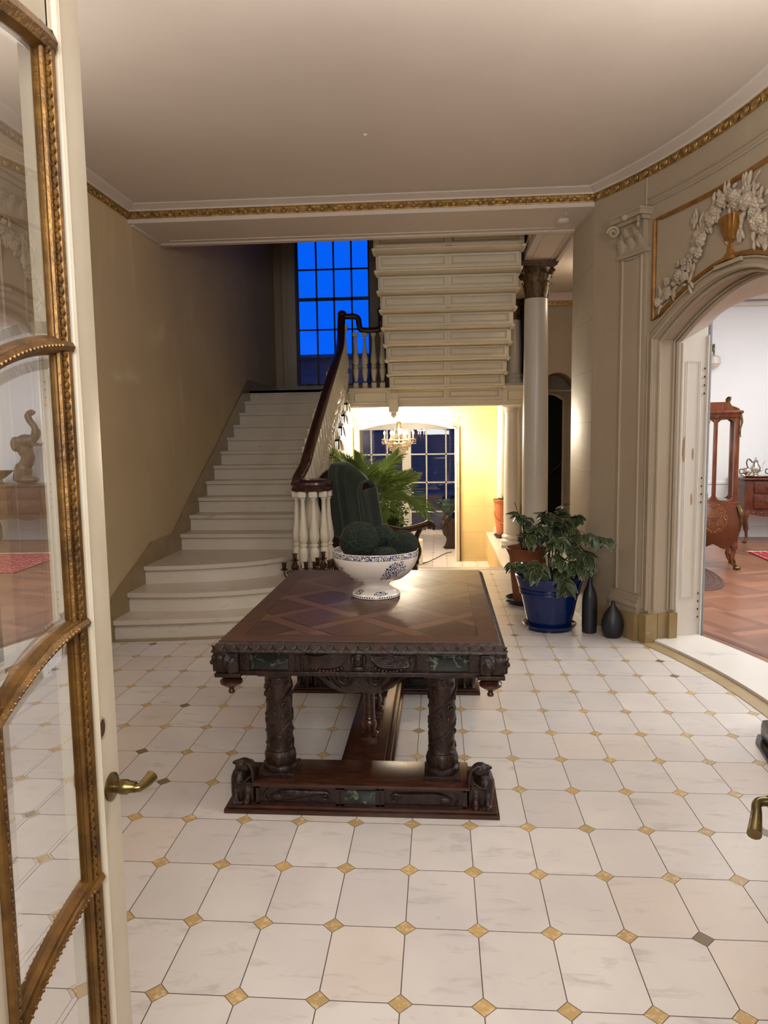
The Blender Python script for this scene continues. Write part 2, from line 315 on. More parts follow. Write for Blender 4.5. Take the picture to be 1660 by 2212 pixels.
# ------------------------------------------------------------------ mesh builder
ORG = {}; _BOX = {}; _SPH = {}
class MB:
    def __init__(s): s.b = bmesh.new()
    def face(s, pts):
        vs = [s.b.verts.new(p) for p in pts]
        try: return s.b.faces.new(vs)
        except ValueError: return None
    def box(s, x0, x1, y0, y1, z0, z1, bev=0.0, mtx=None):
        c = ((x0+x1)/2, (y0+y1)/2, (z0+z1)/2); h = (abs(x1-x0)/2, abs(y1-y0)/2, abs(z1-z0)/2)
        if bev > 0:
            e = min(bev, min(h)*.98)
            k = tuple(round(q, 5) for q in (*h, e))
            if k not in _BOX:
                t = bmesh.new(); vs = bmesh.ops.create_cube(t, size=2)['verts']
                for v in vs: v.co = V((v.co.x*h[0], v.co.y*h[1], v.co.z*h[2]))
                bmesh.ops.bevel(t, geom=t.edges[:], offset=e, segments=2, affect='EDGES', profile=.6)
                t.verts.index_update(); _BOX[k] = ([v.co.copy() for v in t.verts], [[v.index for v in f.verts] for f in t.faces]); t.free()
            co, fc = _BOX[k]
        else:
            co = [V((i*h[0], j*h[1], l*h[2])) for i in (-1, 1) for j in (-1, 1) for l in (-1, 1)]
            fc = [(0, 1, 3, 2), (4, 6, 7, 5), (0, 4, 5, 1), (2, 3, 7, 6), (0, 2, 6, 4), (1, 5, 7, 3)]
        cc = V(c); vs = [s.b.verts.new((mtx @ (cc+p)) if mtx is not None else cc+p) for p in co]
        for f in fc: s.b.faces.new([vs[i] for i in f])
        return s
    def lathe(s, prof, c=(0, 0, 0), n=28, fn=None, mtx=None):
        rows = []
        for r, z in prof:
            row = []
            for i in range(n):
                a = 2*pi*i/n; rr = r if fn is None else fn(r, z, a)
                p = V((c[0]+rr*cos(a), c[1]+rr*sin(a), c[2]+z))
                if mtx is not None: p = mtx @ p
                row.append(s.b.verts.new(p))
            rows.append(row)
        for a, b in zip(rows, rows[1:]):
            for i in range(n):
                j = (i+1) % n; s.b.faces.new((a[i], a[j], b[j], b[i]))
        if prof[0][0] > 1e-4: s.b.faces.new(rows[0][::-1])
        if prof[-1][0] > 1e-4: s.b.faces.new(rows[-1])
        return s
    def tube(s, pts, r, n=8, closed=False, flat=1.0):
        pts = [V(p) for p in pts]; m = len(pts)
        if not hasattr(r, '__len__'): r = [r]*m
        rows = []; up = None
        for i, p in enumerate(pts):
            if closed: d = pts[(i+1) % m]-pts[i-1]
            else: d = pts[min(i+1, m-1)]-pts[max(i-1, 0)]
            if d.length < 1e-9: d = V((0, 0, 1))
            d.normalize()
            if up is None:
                up = V((0, 0, 1)) if abs(d.z) < .9 else V((1, 0, 0))
            sd = d.cross(up)
            if sd.length < 1e-6: sd = d.orthogonal()
            sd.normalize(); up = sd.cross(d).normalized()
            rows.append([s.b.verts.new(p+sd*(r[i]*cos(2*pi*k/n))+up*(r[i]*flat*sin(2*pi*k/n))) for k in range(n)])
        pr = list(zip(rows, rows[1:])) + ([(rows[-1], rows[0])] if closed else [])
        for a, b in pr:
            for i in range(n):
                j = (i+1) % n; s.b.faces.new((a[i], a[j], b[j], b[i]))
        if not closed:
            s.b.faces.new(rows[0][::-1]); s.b.faces.new(rows[-1])
        return s
    def blob(s, c, r, rot=None, u=10, v=7):
        if not hasattr(r, '__len__'): r = (r, r, r)
        if (u, v) not in _SPH:
            co = [V((0, 0, 1))]+[V((sin(pi*j/v)*cos(2*pi*i/u), sin(pi*j/v)*sin(2*pi*i/u), cos(pi*j/v))) for j in range(1, v) for i in range(u)]+[V((0, 0, -1))]
            fc = [(0, 1+i, 1+(i+1) % u) for i in range(u)]
            for j in range(v-2):
                for i in range(u): p, q = 1+j*u+i, 1+j*u+(i+1) % u; fc.append((p, p+u, q+u, q))
            n = len(co)-1; fc += [(n, n-u+(i+1) % u, n-u+i) for i in range(u)]; _SPH[(u, v)] = (co, fc)
        co, fc = _SPH[(u, v)]; cc = V(c); rr = r
        if rot is None: vs = [s.b.verts.new((cc.x+p.x*rr[0], cc.y+p.y*rr[1], cc.z+p.z*rr[2])) for p in co]
        else: vs = [s.b.verts.new(cc+rot @ V((p.x*rr[0], p.y*rr[1], p.z*rr[2]))) for p in co]
        for f in fc: s.b.faces.new([vs[i] for i in f])
        return s
    def prism(s, poly, z0, z1, fn=None):
        # poly in XY; fn maps (x,y,z)->point
        f = fn or (lambda x, y, z: (x, y, z))
        a = [s.b.verts.new(f(x, y, z0)) for x, y in poly]; b = [s.b.verts.new(f(x, y, z1)) for x, y in poly]
        n = len(poly); s.b.faces.new(a[::-1]); s.b.faces.new(b)
        for i in range(n):
            j = (i+1) % n; s.b.faces.new((a[i], a[j], b[j], b[i]))
        return s
    def grid(s, fn, nu, nv, wrap=False):
        g = [[s.b.verts.new(fn(i/nu, j/nv)) for j in range(nv+1)] for i in range(nu+1)]
        for i in range(nu):
            for j in range(nv): s.b.faces.new((g[i][j], g[i+1][j], g[i+1][j+1], g[i][j+1]))
        return g
    def build(s, name, mat, parent=None, local=False, kind=None, smooth=40, rec=True, fix=True):
        if fix: bmesh.ops.recalc_face_normals(s.b, faces=s.b.faces)
        me = bpy.data.meshes.new(name)
        if parent is not None and not local:
            bmesh.ops.translate(s.b, verts=s.b.verts, vec=-ORG.get(parent.name, V((0, 0, 0))))
        s.b.to_mesh(me); s.b.free()
        if smooth:
            me.polygons.foreach_set('use_smooth', [True]*len(me.polygons)); me.set_sharp_from_angle(angle=radians(smooth))
        me.materials.append(MT[mat] if isinstance(mat, str) else mat)
        o = bpy.data.objects.new(name, me); COL.objects.link(o)
        if parent is not None:
            o.parent = parent; ORG[o.name] = V(ORG.get(parent.name, V((0, 0, 0))))
        if kind: o['kind'] = kind
        return o

def thing(name, label, cat, loc=(0, 0, 0), rz=0.0, group=None):
    o = bpy.data.objects.new(name, None); COL.objects.link(o); o.location = loc; o.rotation_euler = (0, 0, rz); o.empty_display_size = .1
    o['label'] = label; o['category'] = cat
    if group: o['group'] = group
    ORG[o.name] = V(loc); return o
def tag(o, label, cat, group=None):
    o['label'] = label; o['category'] = cat
    if group: o['group'] = group
    return o
def struct(name, mb, mat, parent=None, **k):
    return mb.build(name, mat, parent, kind=None if parent else 'structure', **k)
def copy_tree(o, parent=None):
    c = o.copy(); COL.objects.link(c)
    if parent is not None: c.parent = parent
    for ch in [q for q in o.children]: copy_tree(ch, c)
    return c
def spline(pts, n=8):
    P = [V(p) for p in pts]; P = [2*P[0]-P[1]] + P + [2*P[-1]-P[-2]]; out = []
    for i in range(1, len(P)-2):
        for k in range(n):
            t = k/n; a, b, c, d = P[i-1:i+3]
            out.append(.5*((2*b)+(c-a)*t+(2*a-5*b+4*c-d)*t*t+(3*b-a-3*c+d)*t**3))
    out.append(P[-2]); return out
def rotz(a): return M.Rotation(a, 3, 'Z')
# ================================================================== SETTING
CX, CY = -2.62, 3.8
def C(th, R=4.46, z=None):
    a = radians(th); x, y = CX+R*cos(a), CY+R*sin(a)
    return V((x, y)) if z is None else V((x, y, z))
TH0, TH1, THE = 21.4, 1.0, 30.45          # arch opening and end of the bow
def tt(th): return (th-11.2)/10.2
def arch(th): return 2.507-.302*tt(th)**2
def archf(th): return 2.445-.13*abs(tt(th))**5
def lerp(a, b, t): return a+(b-a)*t

# ---- floors
m = MB()
bow = [C(t, 4.47) for t in [THE-i*(THE+5)/30 for i in range(31)]]
for poly in ([(-2.55, -1.6)] + [(1.82, -1.6), (1.82, 3.4)] + [tuple(p) for p in bow[::-1]] + [(1.2, 6.06), (-2.55, 6.06)],
             [(-2.55, 6.06), (1.25, 6.06), (1.2, 6.76), (2.1, 6.76), (2.1, 8.505), (-2.55, 8.505)],
             [(.76, 8.505), (2.6, 8.505), (2.6, 11.6), (.76, 11.6)]):
    m.face([(x, y, 0) for x, y in poly])
struct('floor', m, 'floor')
m = MB(); m.face([(-2.55, 9.0, -.465), (.76, 9.0, -.465), (.76, 15.2, -.465), (-2.55, 15.2, -.465)]); struct('floor', m, 'floor')
m = MB(); m.face([(*C(t, 4.9), -.001) for t in (26, 20, 15, 10, 5, 0, -6, -12, -20)] + [(2.0, .5, -.001), (7.2, .5, -.001), (7.2, 11.2, -.001), (2.1, 11.2, -.001)]); struct('floor', m, 'parquet')
# pale nosing along the edge of the drop and the three steps down
m = MB(); m.box(-1.18, .76, 8.36, 8.52, -.03, .003, .004); struct('trim_1', m, 'thresh')
# yellow border and marble sill along the bow
def band(R0, R1, z0, z1, a, b, name, mat, n=40):
    m = MB()
    def f(u, v):
        R, z = [(R0, z0), (R0, z1), (R1, z1), (R1, z0)][int(round(v*3))]
        return C(lerp(a, b, u), R, z)
    m.grid(f, n, 3); struct(name, m, mat)
band(4.395, 4.50, 0, .004, 21.9, -5, 'trim_2', 'ymarble')
band(4.50, 4.905, -.01, .022, 22.1, .5, 'trim_3', 'thresh')
band(5.02, 5.075, -.01, .0012, 24, -12, 'trim_4', mk('dark_inlay', (98, 66, 56), None, .35))
m = MB(); c0 = [(-2.55, 5.36), (-2.17, 5.41), (-1.82, 5.47), (-1.5, 5.54), (-1.2, 5.66), (-.93, 5.83), (-.8, 6.05)]
for (a, b), (c, d) in zip(c0, c0[1:]): m.face([(a, b-.045, .002), (c, d-.045, .002), (c, d+.06, .002), (a, b+.06, .002)])
struct('trim_5', m, 'ymarbled')

# ---- walls
m = MB(); m.face([(-2.55, -1.6, 0), (-2.55, 11.65, 0), (-2.55, 11.65, 5.2), (-2.55, -1.6, 5.2)]); m.face([(-2.55, 8, -.47), (-2.55, 11.65, -.47), (-2.55, 11.65, 0), (-2.55, 8, 0)])
struct('wall_left', m, 'tanl')
m = MB(); N = 90; ths = [THE-(THE+5)*i/N for i in range(N+1)]
ths = sorted(set(ths+[TH0, TH1]), reverse=True)
for a, b in zip(ths, ths[1:]):
    mid = (a+b)/2; ins = TH1 < mid < TH0
    za, zb = (arch(a), arch(b)) if ins else (0, 0)
    m.face([C(a, 4.46, za), C(b, 4.46, zb), C(b, 4.46, 3.5), C(a, 4.46, 3.5)])
m.face([C(-5, 4.46, 0), (1.82, -1.6, 0), (1.82, -1.6, 3.5), C(-5, 4.46, 3.5)])
bmesh.ops.remove_doubles(m.b, verts=m.b.verts, dist=1e-4)
WR = struct('wall_right', m, 'tan', smooth=30)
# reveal: tan outer stage, white panelled inner stage, both with the arched soffit
sec = [TH0-(TH0-TH1)*i/32 for i in range(33)]
def reveal(R0, R1, f0, f1, name, mat, parent):
    m = MB()
    def pth(f, R): return [C(TH0, R, 0)] + [C(t, R, f(t)) for t in sec] + [C(TH1, R, 0)]
    A, B = pth(f0, R0), pth(f1, R1)
    for i in range(len(A)-1): m.face([A[i], A[i+1], B[i+1], B[i]])
    bmesh.ops.remove_doubles(m.b, verts=m.b.verts, dist=1e-4)
    return struct(name, m, mat, parent, smooth=30)
reveal(4.46, 4.68, arch, arch, 'reveal', 'tan', WR)
JB = reveal(4.68, 4.92, lambda t: arch(t)-.012, archf, 'jamb', 'jamb', WR)
m = MB()
for a, b in zip(ths, ths[1:]):
    ins = TH1 < (a+b)/2 < TH0
    za, zb = (archf(a), archf(b)) if ins else (0, 0)
    m.face([C(a, 4.92, za), C(b, 4.92, zb), C(b, 4.92, 3.5), C(a, 4.92, 3.5)])
struct('wall_dining_front', m, 'room2', smooth=30)
# panel moulding on the left jamb and chipped edge mouldings
m = MB()
def jp(s, z): # s 0..1 across the white jamb on the far-left side
    p = lerp(C(TH0-.12, 4.69), C(TH0-.12, 4.92), s); return V((p.x, p.y, z))
m.tube([jp(.22, 2.06), jp(.72, 2.06), jp(.72, .32), jp(.22, .32)], .005, 4, closed=True)
m.tube([jp(.99, 0.02), jp(.99, 2.25)], .008, 6); m.tube([jp(.03, 0.02), jp(.03, 2.19)], .010, 6)
m.build('panel_moulding', 'white', WR)
m = MB()
for zc in (1.92, 1.12, .25):
    for k in (-.09, -.03, .03, .09): m.blob(jp(.88, zc+k), (.006, .006, .008), None, 6, 4)
m.build('hinge_screw_hole', 'blackhole', WR)
# architrave mouldings round the opening
def archpath(R, off, lo=.0):
    o = off/4.46*57.3
    L = [C(TH0+o, R, lo)] + [C(11.2+(t-11.2)*(10.2+o)/10.2, R, arch(t)+off*(.8+.2*(1-abs(tt(t))))) for t in sec] + [C(TH1-o, R, lo)]
    return L
m = MB()
for off, r in ((.012, .012), (.062, .007)): m.tube(archpath(4.452, off, .24), r, 6)
def archin(R, d): return [C(TH0-d, R, .24)] + [C(11.2+(t-11.2)*(10.2-d)/10.2, R, arch(t)-.012) for t in sec] + [C(TH1+d, R, .24)]
m.tube(archin(4.50, .14), .012, 6); m.tube(archin(4.655, .14), .018, 6); m.tube(archin(4.62, .1), .007, 6)
m.build('architrave', 'tan', WR)
# gilded panel frame above the arch
m = MB()
top = [C(t, 4.452, 3.031) for t in [21.55-20.7*i/24 for i in range(25)]]
bot = [C(t, 4.452, arch(min(max(t, TH1), TH0))+.085+.05*abs(tt(t))**3) for t in [.85+20.7*i/24 for i in range(25)]]
m.tube(top+bot, .016, 6, closed=True); m.build('gilded_panel_frame', 'goldw', WR)
m = MB(); m.tube([C(t, 4.455, 3.155) for t in [22.9-28*i/24 for i in range(25)]], .010, 6); m.tube([C(22.9, 4.455, 3.15), C(22.9, 4.455, 3.35)], .008, 6)
m.tube([C(t, 4.455, 3.20) for t in [22.9-28*i/24 for i in range(25)]], .005, 6); m.build('frieze_moulding', 'tan', WR)
# pilaster
def pil(R, th0, th1, z0, z1, m):
    n = 6
    A = [C(lerp(th0, th1, i/n), 4.47) for i in range(n+1)]; B = [C(lerp(th1, th0, i/n), R) for i in range(n+1)]
    m.prism([tuple(p) for p in A+B], z0, z1)
m = MB(); pil(4.44, 26.2, 22.6, .2, 2.86, m)
m.tube([C(25.8, 4.437, .35), C(25.8, 4.437, 2.82)] + [C(t, 4.437, 2.82) for t in (25, 24, 23.1)] + [C(23.0, 4.437, .35)], .011, 6)
for z0, z1, R in ((.20, .25, 4.41), (.25, .285, 4.40), (.285, .31, 4.415), (.31, .335, 4.425), (2.835, 2.86, 4.425)): pil(R, 26.5, 22.3, z0, z1, m)
m.build('pilaster', 'tan', WR)
# pilaster capital: bell, leaves and volutes in plaster
def leafblob(m, base, out, up, w, h, curl, n=5):
    # acanthus-like leaf curling outward; base point, outward unit, height
    sd = V((-out.y, out.x, 0))
    def f(u, v):
        s = (v-.5)*2; ww = w*(.55+.45*sin(pi*min(u*1.15, 1)))*(1 if u < .8 else (1-(u-.8)*3.2)) * (1+.16*cos(u*26))
        o = curl*(u**3)*1.0+.012*(1-abs(s))*sin(pi*u); zz = h*u if u < .82 else h*(.82+.06*sin((u-.82)/.18*pi)-.10*((u-.82)/.18)**2)
        return base+sd*(s*ww)+out*(o+.004)+V((0, 0, zz))
    m.grid(f, 10, 4)
def spiral(m, c, ax, ay, r0, turns, r, n=26, thick=None):
    pts = []
    for i in range(n+1):
        t = i/n; a = t*turns*2*pi; rr = r0*(1-.82*t); pts.append(V(c)+V(ax)*(rr*cos(a))+V(ay)*(rr*sin(a)))
    m.tube(pts, [r*(1-.45*i/n) for i in range(n+1)], 6)
m = MB()
pil(4.42, 26.1, 22.7, 2.86, 3.06, m)
for z0, z1, R, e in ((3.06, 3.085, 4.39, .3), (3.085, 3.12, 4.36, .55), (3.12, 3.135, 4.35, .6)): pil(R, 26.1+e, 22.7-e, z0, z1, m)
for th in (25.7, 24.4, 23.1):
    out = (C(th, 4.0)-C(th, 4.4)).normalized(); out = V((out.x, out.y, 0)); leafblob(m, C(th, 4.425, 2.865), out, None, .042, .12, .05)
for th in (25.05, 23.75):
    out = (C(th, 4.0)-C(th, 4.4)).normalized(); out = V((out.x, out.y, 0)); leafblob(m, C(th, 4.425, 2.93), out, None, .035, .12, .05)
for th, sg in ((26.2, 1), (22.6, -1)):
    out = (C(th, 4.0)-C(th, 4.4)).normalized(); out = V((out.x, out.y, 0)); sd = V((-out.y, out.x, 0))*sg
    spiral(m, C(th, 4.40, 3.03)+out*.03, out*.6-sd*.8, V((0, 0, 1)), .045, 1.6, .012)
m.blob(C(24.4, 4.36, 3.10), (.03, .03, .025))
m.build('pilaster_capital', 'tan', WR)
# garland relief and gilded urn
m = MB(); rnd = random.Random(3)
gp = spline([(20.3, 2.455, 0), (18.4, 2.56, 0), (16.3, 2.68, 0), (15.2, 2.81, 0), (13.6, 2.885, 0), (11.6, 2.925, 0), (9.4, 2.885, 0), (7.8, 2.80, 0), (7.0, 2.68, 0), (5.6, 2.60, 0), (3.4, 2.53, 0), (1.8, 2.43, 0)], 10)
def onwall(th, z, d=.02):
    return C(th, 4.46-d, z)
def wframe(th):
    n = (C(th, 4.0)-C(th, 4.4)).normalized(); n = V((n.x, n.y, 0)); t = V((-n.y, n.x, 0)); return M((t, V((0, 0, 1)), n)).transposed()
def flower(m, th, z, r):
    W = wframe(th); c = onwall(th, z, .03)
    for ring, k, rr in ((1.0, 7, .45), (.55, 5, .36)):
        for i in range(k):
            a = 2*pi*i/k+ring; o = W @ V((cos(a)*r*ring*.7, sin(a)*r*ring*.7, (1-ring)*.02))
            m.blob(c+o, (r*rr, r*rr, .014), W @ rotz(a) @ M.Rotation(.5, 3, 'Y'), 7, 5)
    m.blob(c+W @ V((0, 0, .02)), r*.28, None, 7, 5)
def reliefleaf(m, th, z, L, w, a):
    W = wframe(th) @ rotz(a); c = onwall(th, z, .018)
    m.blob(c+W @ V((L*.5, 0, 0)), (L*.5, w, .012), W, 8, 5)
for i, p in enumerate(gp):
    th, z = p.x, p.y; dens = 1 if th > 15 else 2
    for k in range(dens+1):
        a = rnd.uniform(0, 2*pi); reliefleaf(m, th+rnd.gauss(0, .42), z+rnd.gauss(0, .03), rnd.uniform(.04, .085), rnd.uniform(.009, .018), a)
    if i % 6 == 0: flower(m, th+rnd.gauss(0, .3), z+rnd.gauss(0, .02), rnd.uniform(.02, .032))
for th, z, r in ((17.8, 2.59, .036), (14.9, 2.76, .046), (13.6, 2.86, .042), (15.1, 2.69, .034), (9.0, 2.86, .050), (10.6, 2.93, .036), (12.2, 2.94, .036), (7.6, 2.72, .046), (19.2, 2.50, .032), (17.0, 2.57, .03)): flower(m, th, z, r)
for th, z in ((12.6, 2.955), (11.9, 2.96), (8.9, 2.945), (9.3, 2.95), (15.6, 2.9), (16.0, 2.86), (16.4, 2.52), (16.2, 2.58), (9.7, 2.74), (9.5, 2.70), (8.0, 2.62), (13.2, 2.94), (19.7, 2.53), (20.2, 2.5)):
    for k in range(4): reliefleaf(m, th+rnd.gauss(0, .12), z+rnd.gauss(0, .015), rnd.uniform(.05, .09), .012, rnd.uniform(-.6, .6)+pi/2*rnd.choice((1, 1, -1)))
m.tube([onwall(8.9, 2.90, .015), onwall(8.4, 2.95, .015), onwall(7.9, 2.975, .015), onwall(7.5, 2.99, .015)], .006, 5)
m.build('garland_relief', mk('chalky_plaster_relief', (176, 161, 142), (152, 136, 116), .7, nscale=20), WR)
m = MB(); W = wframe(11.35)
prof = [(.0, 2.575), (.085, 2.575), (.085, 2.592), (.055, 2.607), (.028, 2.632), (.024, 2.67), (.05, 2.69), (.052, 2.70), (.06, 2.72), (.085, 2.76), (.10, 2.80), (.104, 2.835), (.0, 2.835)]
def urn(u, v):
    i = u*(len(prof)-1); k = min(int(i), len(prof)-2); r, z = [lerp(prof[k][j], prof[k+1][j], i-k) for j in (0, 1)]
    a = pi*v; rr = r*(1+(.05*cos(a*16) if z > 2.7 else 0))
    return C(11.35, 4.458, z)+W @ V((rr*cos(a), 0, rr*sin(a)*.45))
m.grid(urn, 24, 40); m.build('gilded_urn_relief', 'goldw', WR)
m = MB(); m.box(-.14, .14, -.012, .012, 0, .02, mtx=M.Translation(C(11.3, 4.455, 2.557)) @ W.to_4x4()); m.build('urn_ledge', 'tan', WR)
# siena skirting blocks on the right
m = MB()
pil(4.385, 26.6, 22.2, 0, .2, m); pil(4.43, THE, 26.6, 0, .17, m)
for R0, R1, d in ((4.42, 4.52, .25), (4.54, 4.66, .0), (4.62, 4.69, .35)):
    A = [C(TH0-d-.12, R0), C(TH0-d-.12, R1), C(TH0+.7, R1), C(TH0+.7, R0)]; m.prism([tuple(p) for p in A], 0, .215)
    A = [C(TH1+d+.12, R0), C(TH1+d+.12, R1), C(TH1-.7, R1), C(TH1-.7, R0)]; m.prism([tuple(p) for p in A], 0, .215)
pil(4.43, TH1-.8, -5, 0, .17, m)
struct('baseboard_right', m, 'ymarbled')
# pier at the end of the right wall, glazed and catching the light of the lower hall
m = MB(); m.prism([(1.227, 6.06), (1.187, 6.756), (1.97, 6.756), (1.93, 5.66), (1.53, 5.53), (1.40, 5.80)], 0, 3.5); struct('wall_right_end', m, 'tan2')
m = MB(); m.prism([(1.205, 6.04), (1.165, 6.775), (1.3, 6.775), (1.3, 6.04)], 0, .19); struct('baseboard_pier', m, 'ymarbled')
# front wall with doorway, vestibule behind the camera
m = MB()
for x0, x1, y0, y1, z0, z1 in ((-2.55, -.70, .60, .78, 0, 3.5), (.76, 1.83, .60, .78, 0, 3.5), (-.70, .76, .60, .78, 2.32, 3.5)): m.box(x0, x1, y0, y1, z0, z1)
struct('wall_front', m, 'tan')
m = MB(); m.box(-2.6, 1.9, -1.7, -1.6, 0, 3.5); struct('wall_vestibule', m, 'tan')
# ceiling with cove, beam, upper stairwell
m = MB(); m.face([(-2.55, -1.6, 3.45), (2.6, -1.6, 3.45), (2.6, 6.06, 3.45), (-2.55, 6.06, 3.45)]); struct('ceiling', m, 'ceil')
m = MB(); m.box(-2.55, 1.3, 6.06, 6.756, 3.32, 5.2); struct('trim_6', m, 'ceil')           # wide beam over the opening
m = MB(); m.box(-2.55, 1.19, 6.70, 6.775, 3.305, 3.335, .006); m.box(-2.55, -2.51, 6.1, 6.7, 3.308, 3.33, .006); m.box(-2.4, 1.05, 6.61, 6.625, 3.312, 3.325, .004); m.box(1.02, 1.04, 6.2, 6.62, 3.314, 3.325, .003)
struct('trim_7', m, 'ceil')
def sweep(m, pts, nrm, prof):
    rows = [[m.b.verts.new((p[0]+n[0]*o, p[1]+n[1]*o, z)) for o, z in prof] for p, n in zip(pts, nrm)]
    for a, b in zip(rows, rows[1:]):
        for i in range(len(prof)-1): m.b.faces.new((a[i], b[i], b[i+1], a[i+1]))
bowp = [C(t, 4.46) for t in [THE-(THE+5)*i/40 for i in range(41)]] + [V((1.82, .78))]
bown = [(C(t, 4.0)-C(t, 4.4)).normalized() for t in [THE-(THE+5)*i/40 for i in range(41)]] + [V((-1, 0))]
cove = [(.0, 3.405), (.03, 3.408), (.034, 3.418), (.045, 3.422), (.075, 3.434), (.10, 3.441), (.102, 3.446), (.112, 3.4495)]
runs = [([V((-2.55, .78)), V((-2.55, 6.06))], [V((1, 0))]*2), ([V((-2.55, 6.06)), V((1.227, 6.06))], [V((0, -1))]*2), (bowp, bown)]
for i, (p, n) in enumerate(runs):
    m = MB(); sweep(m, p, n, cove); struct('trim_%d' % (8+i), m, 'ceil')
    m = MB(); sweep(m, p, n, [(0, 3.353), (.012, 3.353), (.014, 3.36), (.012, 3.366), (.016, 3.40), (.022, 3.402), (.022, 3.407), (0, 3.407)])
    # egg and dart
    L = [0]
    for a, b in zip(p, p[1:]): L.append(L[-1]+(b-a).length)
    s = .05
    while s < L[-1]-.02:
        k = max(j for j in range(len(L)-1) if L[j] <= s); f = (s-L[k])/(L[k+1]-L[k]); q = p[k].lerp(p[k+1], f); nn = n[k].lerp(n[k+1], f).normalized(); tn = V((-nn.y, nn.x, 0)); n3 = V((nn.x, nn.y, 0))
        R = M((tn, n3, V((0, 0, 1)))).transposed(); c = V((q.x, q.y, 3.378))+n3*.016
        m.blob(c, (.019, .013, .019), R, 8, 6)
        m.tube([c+R @ V((.031*cos(a), .004, .022*sin(a)+.004)) for a in [pi*.95+k2*pi*1.1/6 for k2 in range(7)]], .0045, 4)
        m.blob(c+R @ V((.0525, -.002, 0)), (.006, .008, .021), R, 6, 4)
        s += .105
    struct('trim_%d' % (11+i), m, 'gold')
# upper stairwell shell
m = MB()
WX0, WX1, WZ0, WZ1 = -2.205, -1.05, 2.335, 5.05
for x0, x1, z0, z1 in ((-2.55, WX0, 2.1, 5.2), (WX1, 2.2, 2.1, 5.2), (WX0, WX1, WZ1, 5.2), (WX0, WX1, 2.1, WZ0)): m.box(x0, x1, 11.5, 11.65, z0, z1)
struct('wall_back', m, 'tan')
m = MB(); m.box(-2.6, 2.3, 6.7, 11.7, 5.2, 5.25); struct('ceiling', m, 'ceil')
m = MB(); m.box(1.14, 1.2, 6.756, 11.6, 3.45, 5.2); struct('wall_stairwell', m, 'tan')
m = MB(); m.box(.88, 1.2, 6.756, 11.5, 3.325, 3.62); m.box(.865, .885, 6.756, 11.5, 3.42, 3.45); m.box(.87, .885, 6.756, 11.5, 3.55, 3.62); m.box(1.155, 1.165, 6.78, 11.4, 3.318, 3.326); m.box(.95, .955, 6.8, 11.3, 3.32, 3.326); m.box(1.20, 1.235, 6.756, 9.9, 3.30, 3.36)
struct('trim_14', m, 'ceil')
# side hall on the right with an arched niche and doorway
m = MB(); m.face([(1.15, 6.756, 3.36), (2.7, 6.756, 3.36), (2.7, 11.6, 3.36), (1.15, 11.6, 3.36)]); struct('ceiling', m, 'ceil')
m = MB(); xs = [1.30+.52*i/20 for i in range(21)]
def na(x): return 2.345-.20*abs((x-1.56)/.26)**2.2
for x0, x1 in ((1.12, 1.30), (1.82, 1.95)): m.face([(x0, 9.9, 0), (x1, 9.9, 0), (x1, 9.9, 3.4), (x0, 9.9, 3.4)])
for a, b in zip(xs, xs[1:]):
    m.face([(a, 9.9, na(a)), (b, 9.9, na(b)), (b, 9.9, 3.4), (a, 9.9, 3.4)]); m.face([(a, 9.9, na(a)), (b, 9.9, na(b)), (b, 10.35, na(b)), (a, 10.35, na(a))])
for x in (1.30, 1.82): m.face([(x, 9.9, 0), (x, 10.35, 0), (x, 10.35, na(x)), (x, 9.9, na(x))])
bmesh.ops.remove_doubles(m.b, verts=m.b.verts, dist=1e-4); struct('wall_side_hall', m, 'tan', smooth=30)
m = MB()
def nd(x): return 2.10-.12*abs((x-1.5)/.24)**2.2
xs = [1.26+.46*i/16 for i in range(17)]
for a, b in zip(xs, xs[1:]): m.face([(a, 10.36, nd(a)), (b, 10.36, nd(b)), (b, 10.36, 2.5), (a, 10.36, 2.5)])
m.face([(1.72, 10.36, 0), (1.9, 10.36, 0), (1.9, 10.36, 2.5), (1.72, 10.36, 2.5)]); m.face([(1.2, 10.36, 0), (1.26, 10.36, 0), (1.26, 10.36, 2.5), (1.2, 10.36, 2.5)])
m.tube([V((1.72, 10.345, 0))] + [V((x, 10.345, nd(x))) for x in xs[::-1]], .025, 6); m.tube([V((1.76, 10.35, 0))] + [V((x+.04, 10.35, nd(x)+.04)) for x in xs[::-1]], .012, 6)
struct('wall_niche', m, 'tan', smooth=30)
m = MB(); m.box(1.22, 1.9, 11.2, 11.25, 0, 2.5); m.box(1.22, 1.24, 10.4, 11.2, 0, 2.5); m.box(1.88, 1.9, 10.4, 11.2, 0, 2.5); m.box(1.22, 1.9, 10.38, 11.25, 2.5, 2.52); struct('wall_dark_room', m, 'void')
m = MB(); m.tube([(1.45, 11.1, .75), (1.88, 11.1, 1.15)], .03, 6); m.box(1.24, 1.42, 11.12, 11.2, 0, 2.2); struct('trim_24', m, 'rail')
m = MB(); m.box(1.15, 2.7, 9.86, 9.9, 3.20, 3.25); struct('trim_15', m, 'gold')
m = MB(); m.box(1.15, 2.7, 9.78, 9.9, 3.25, 3.36, .02); struct('trim_16', m, 'ceil')
m = MB(); m.box(1.92, 1.97, 6.7, 10.0, 0, 3.5); struct('wall_side_hall_right', m, 'tan')
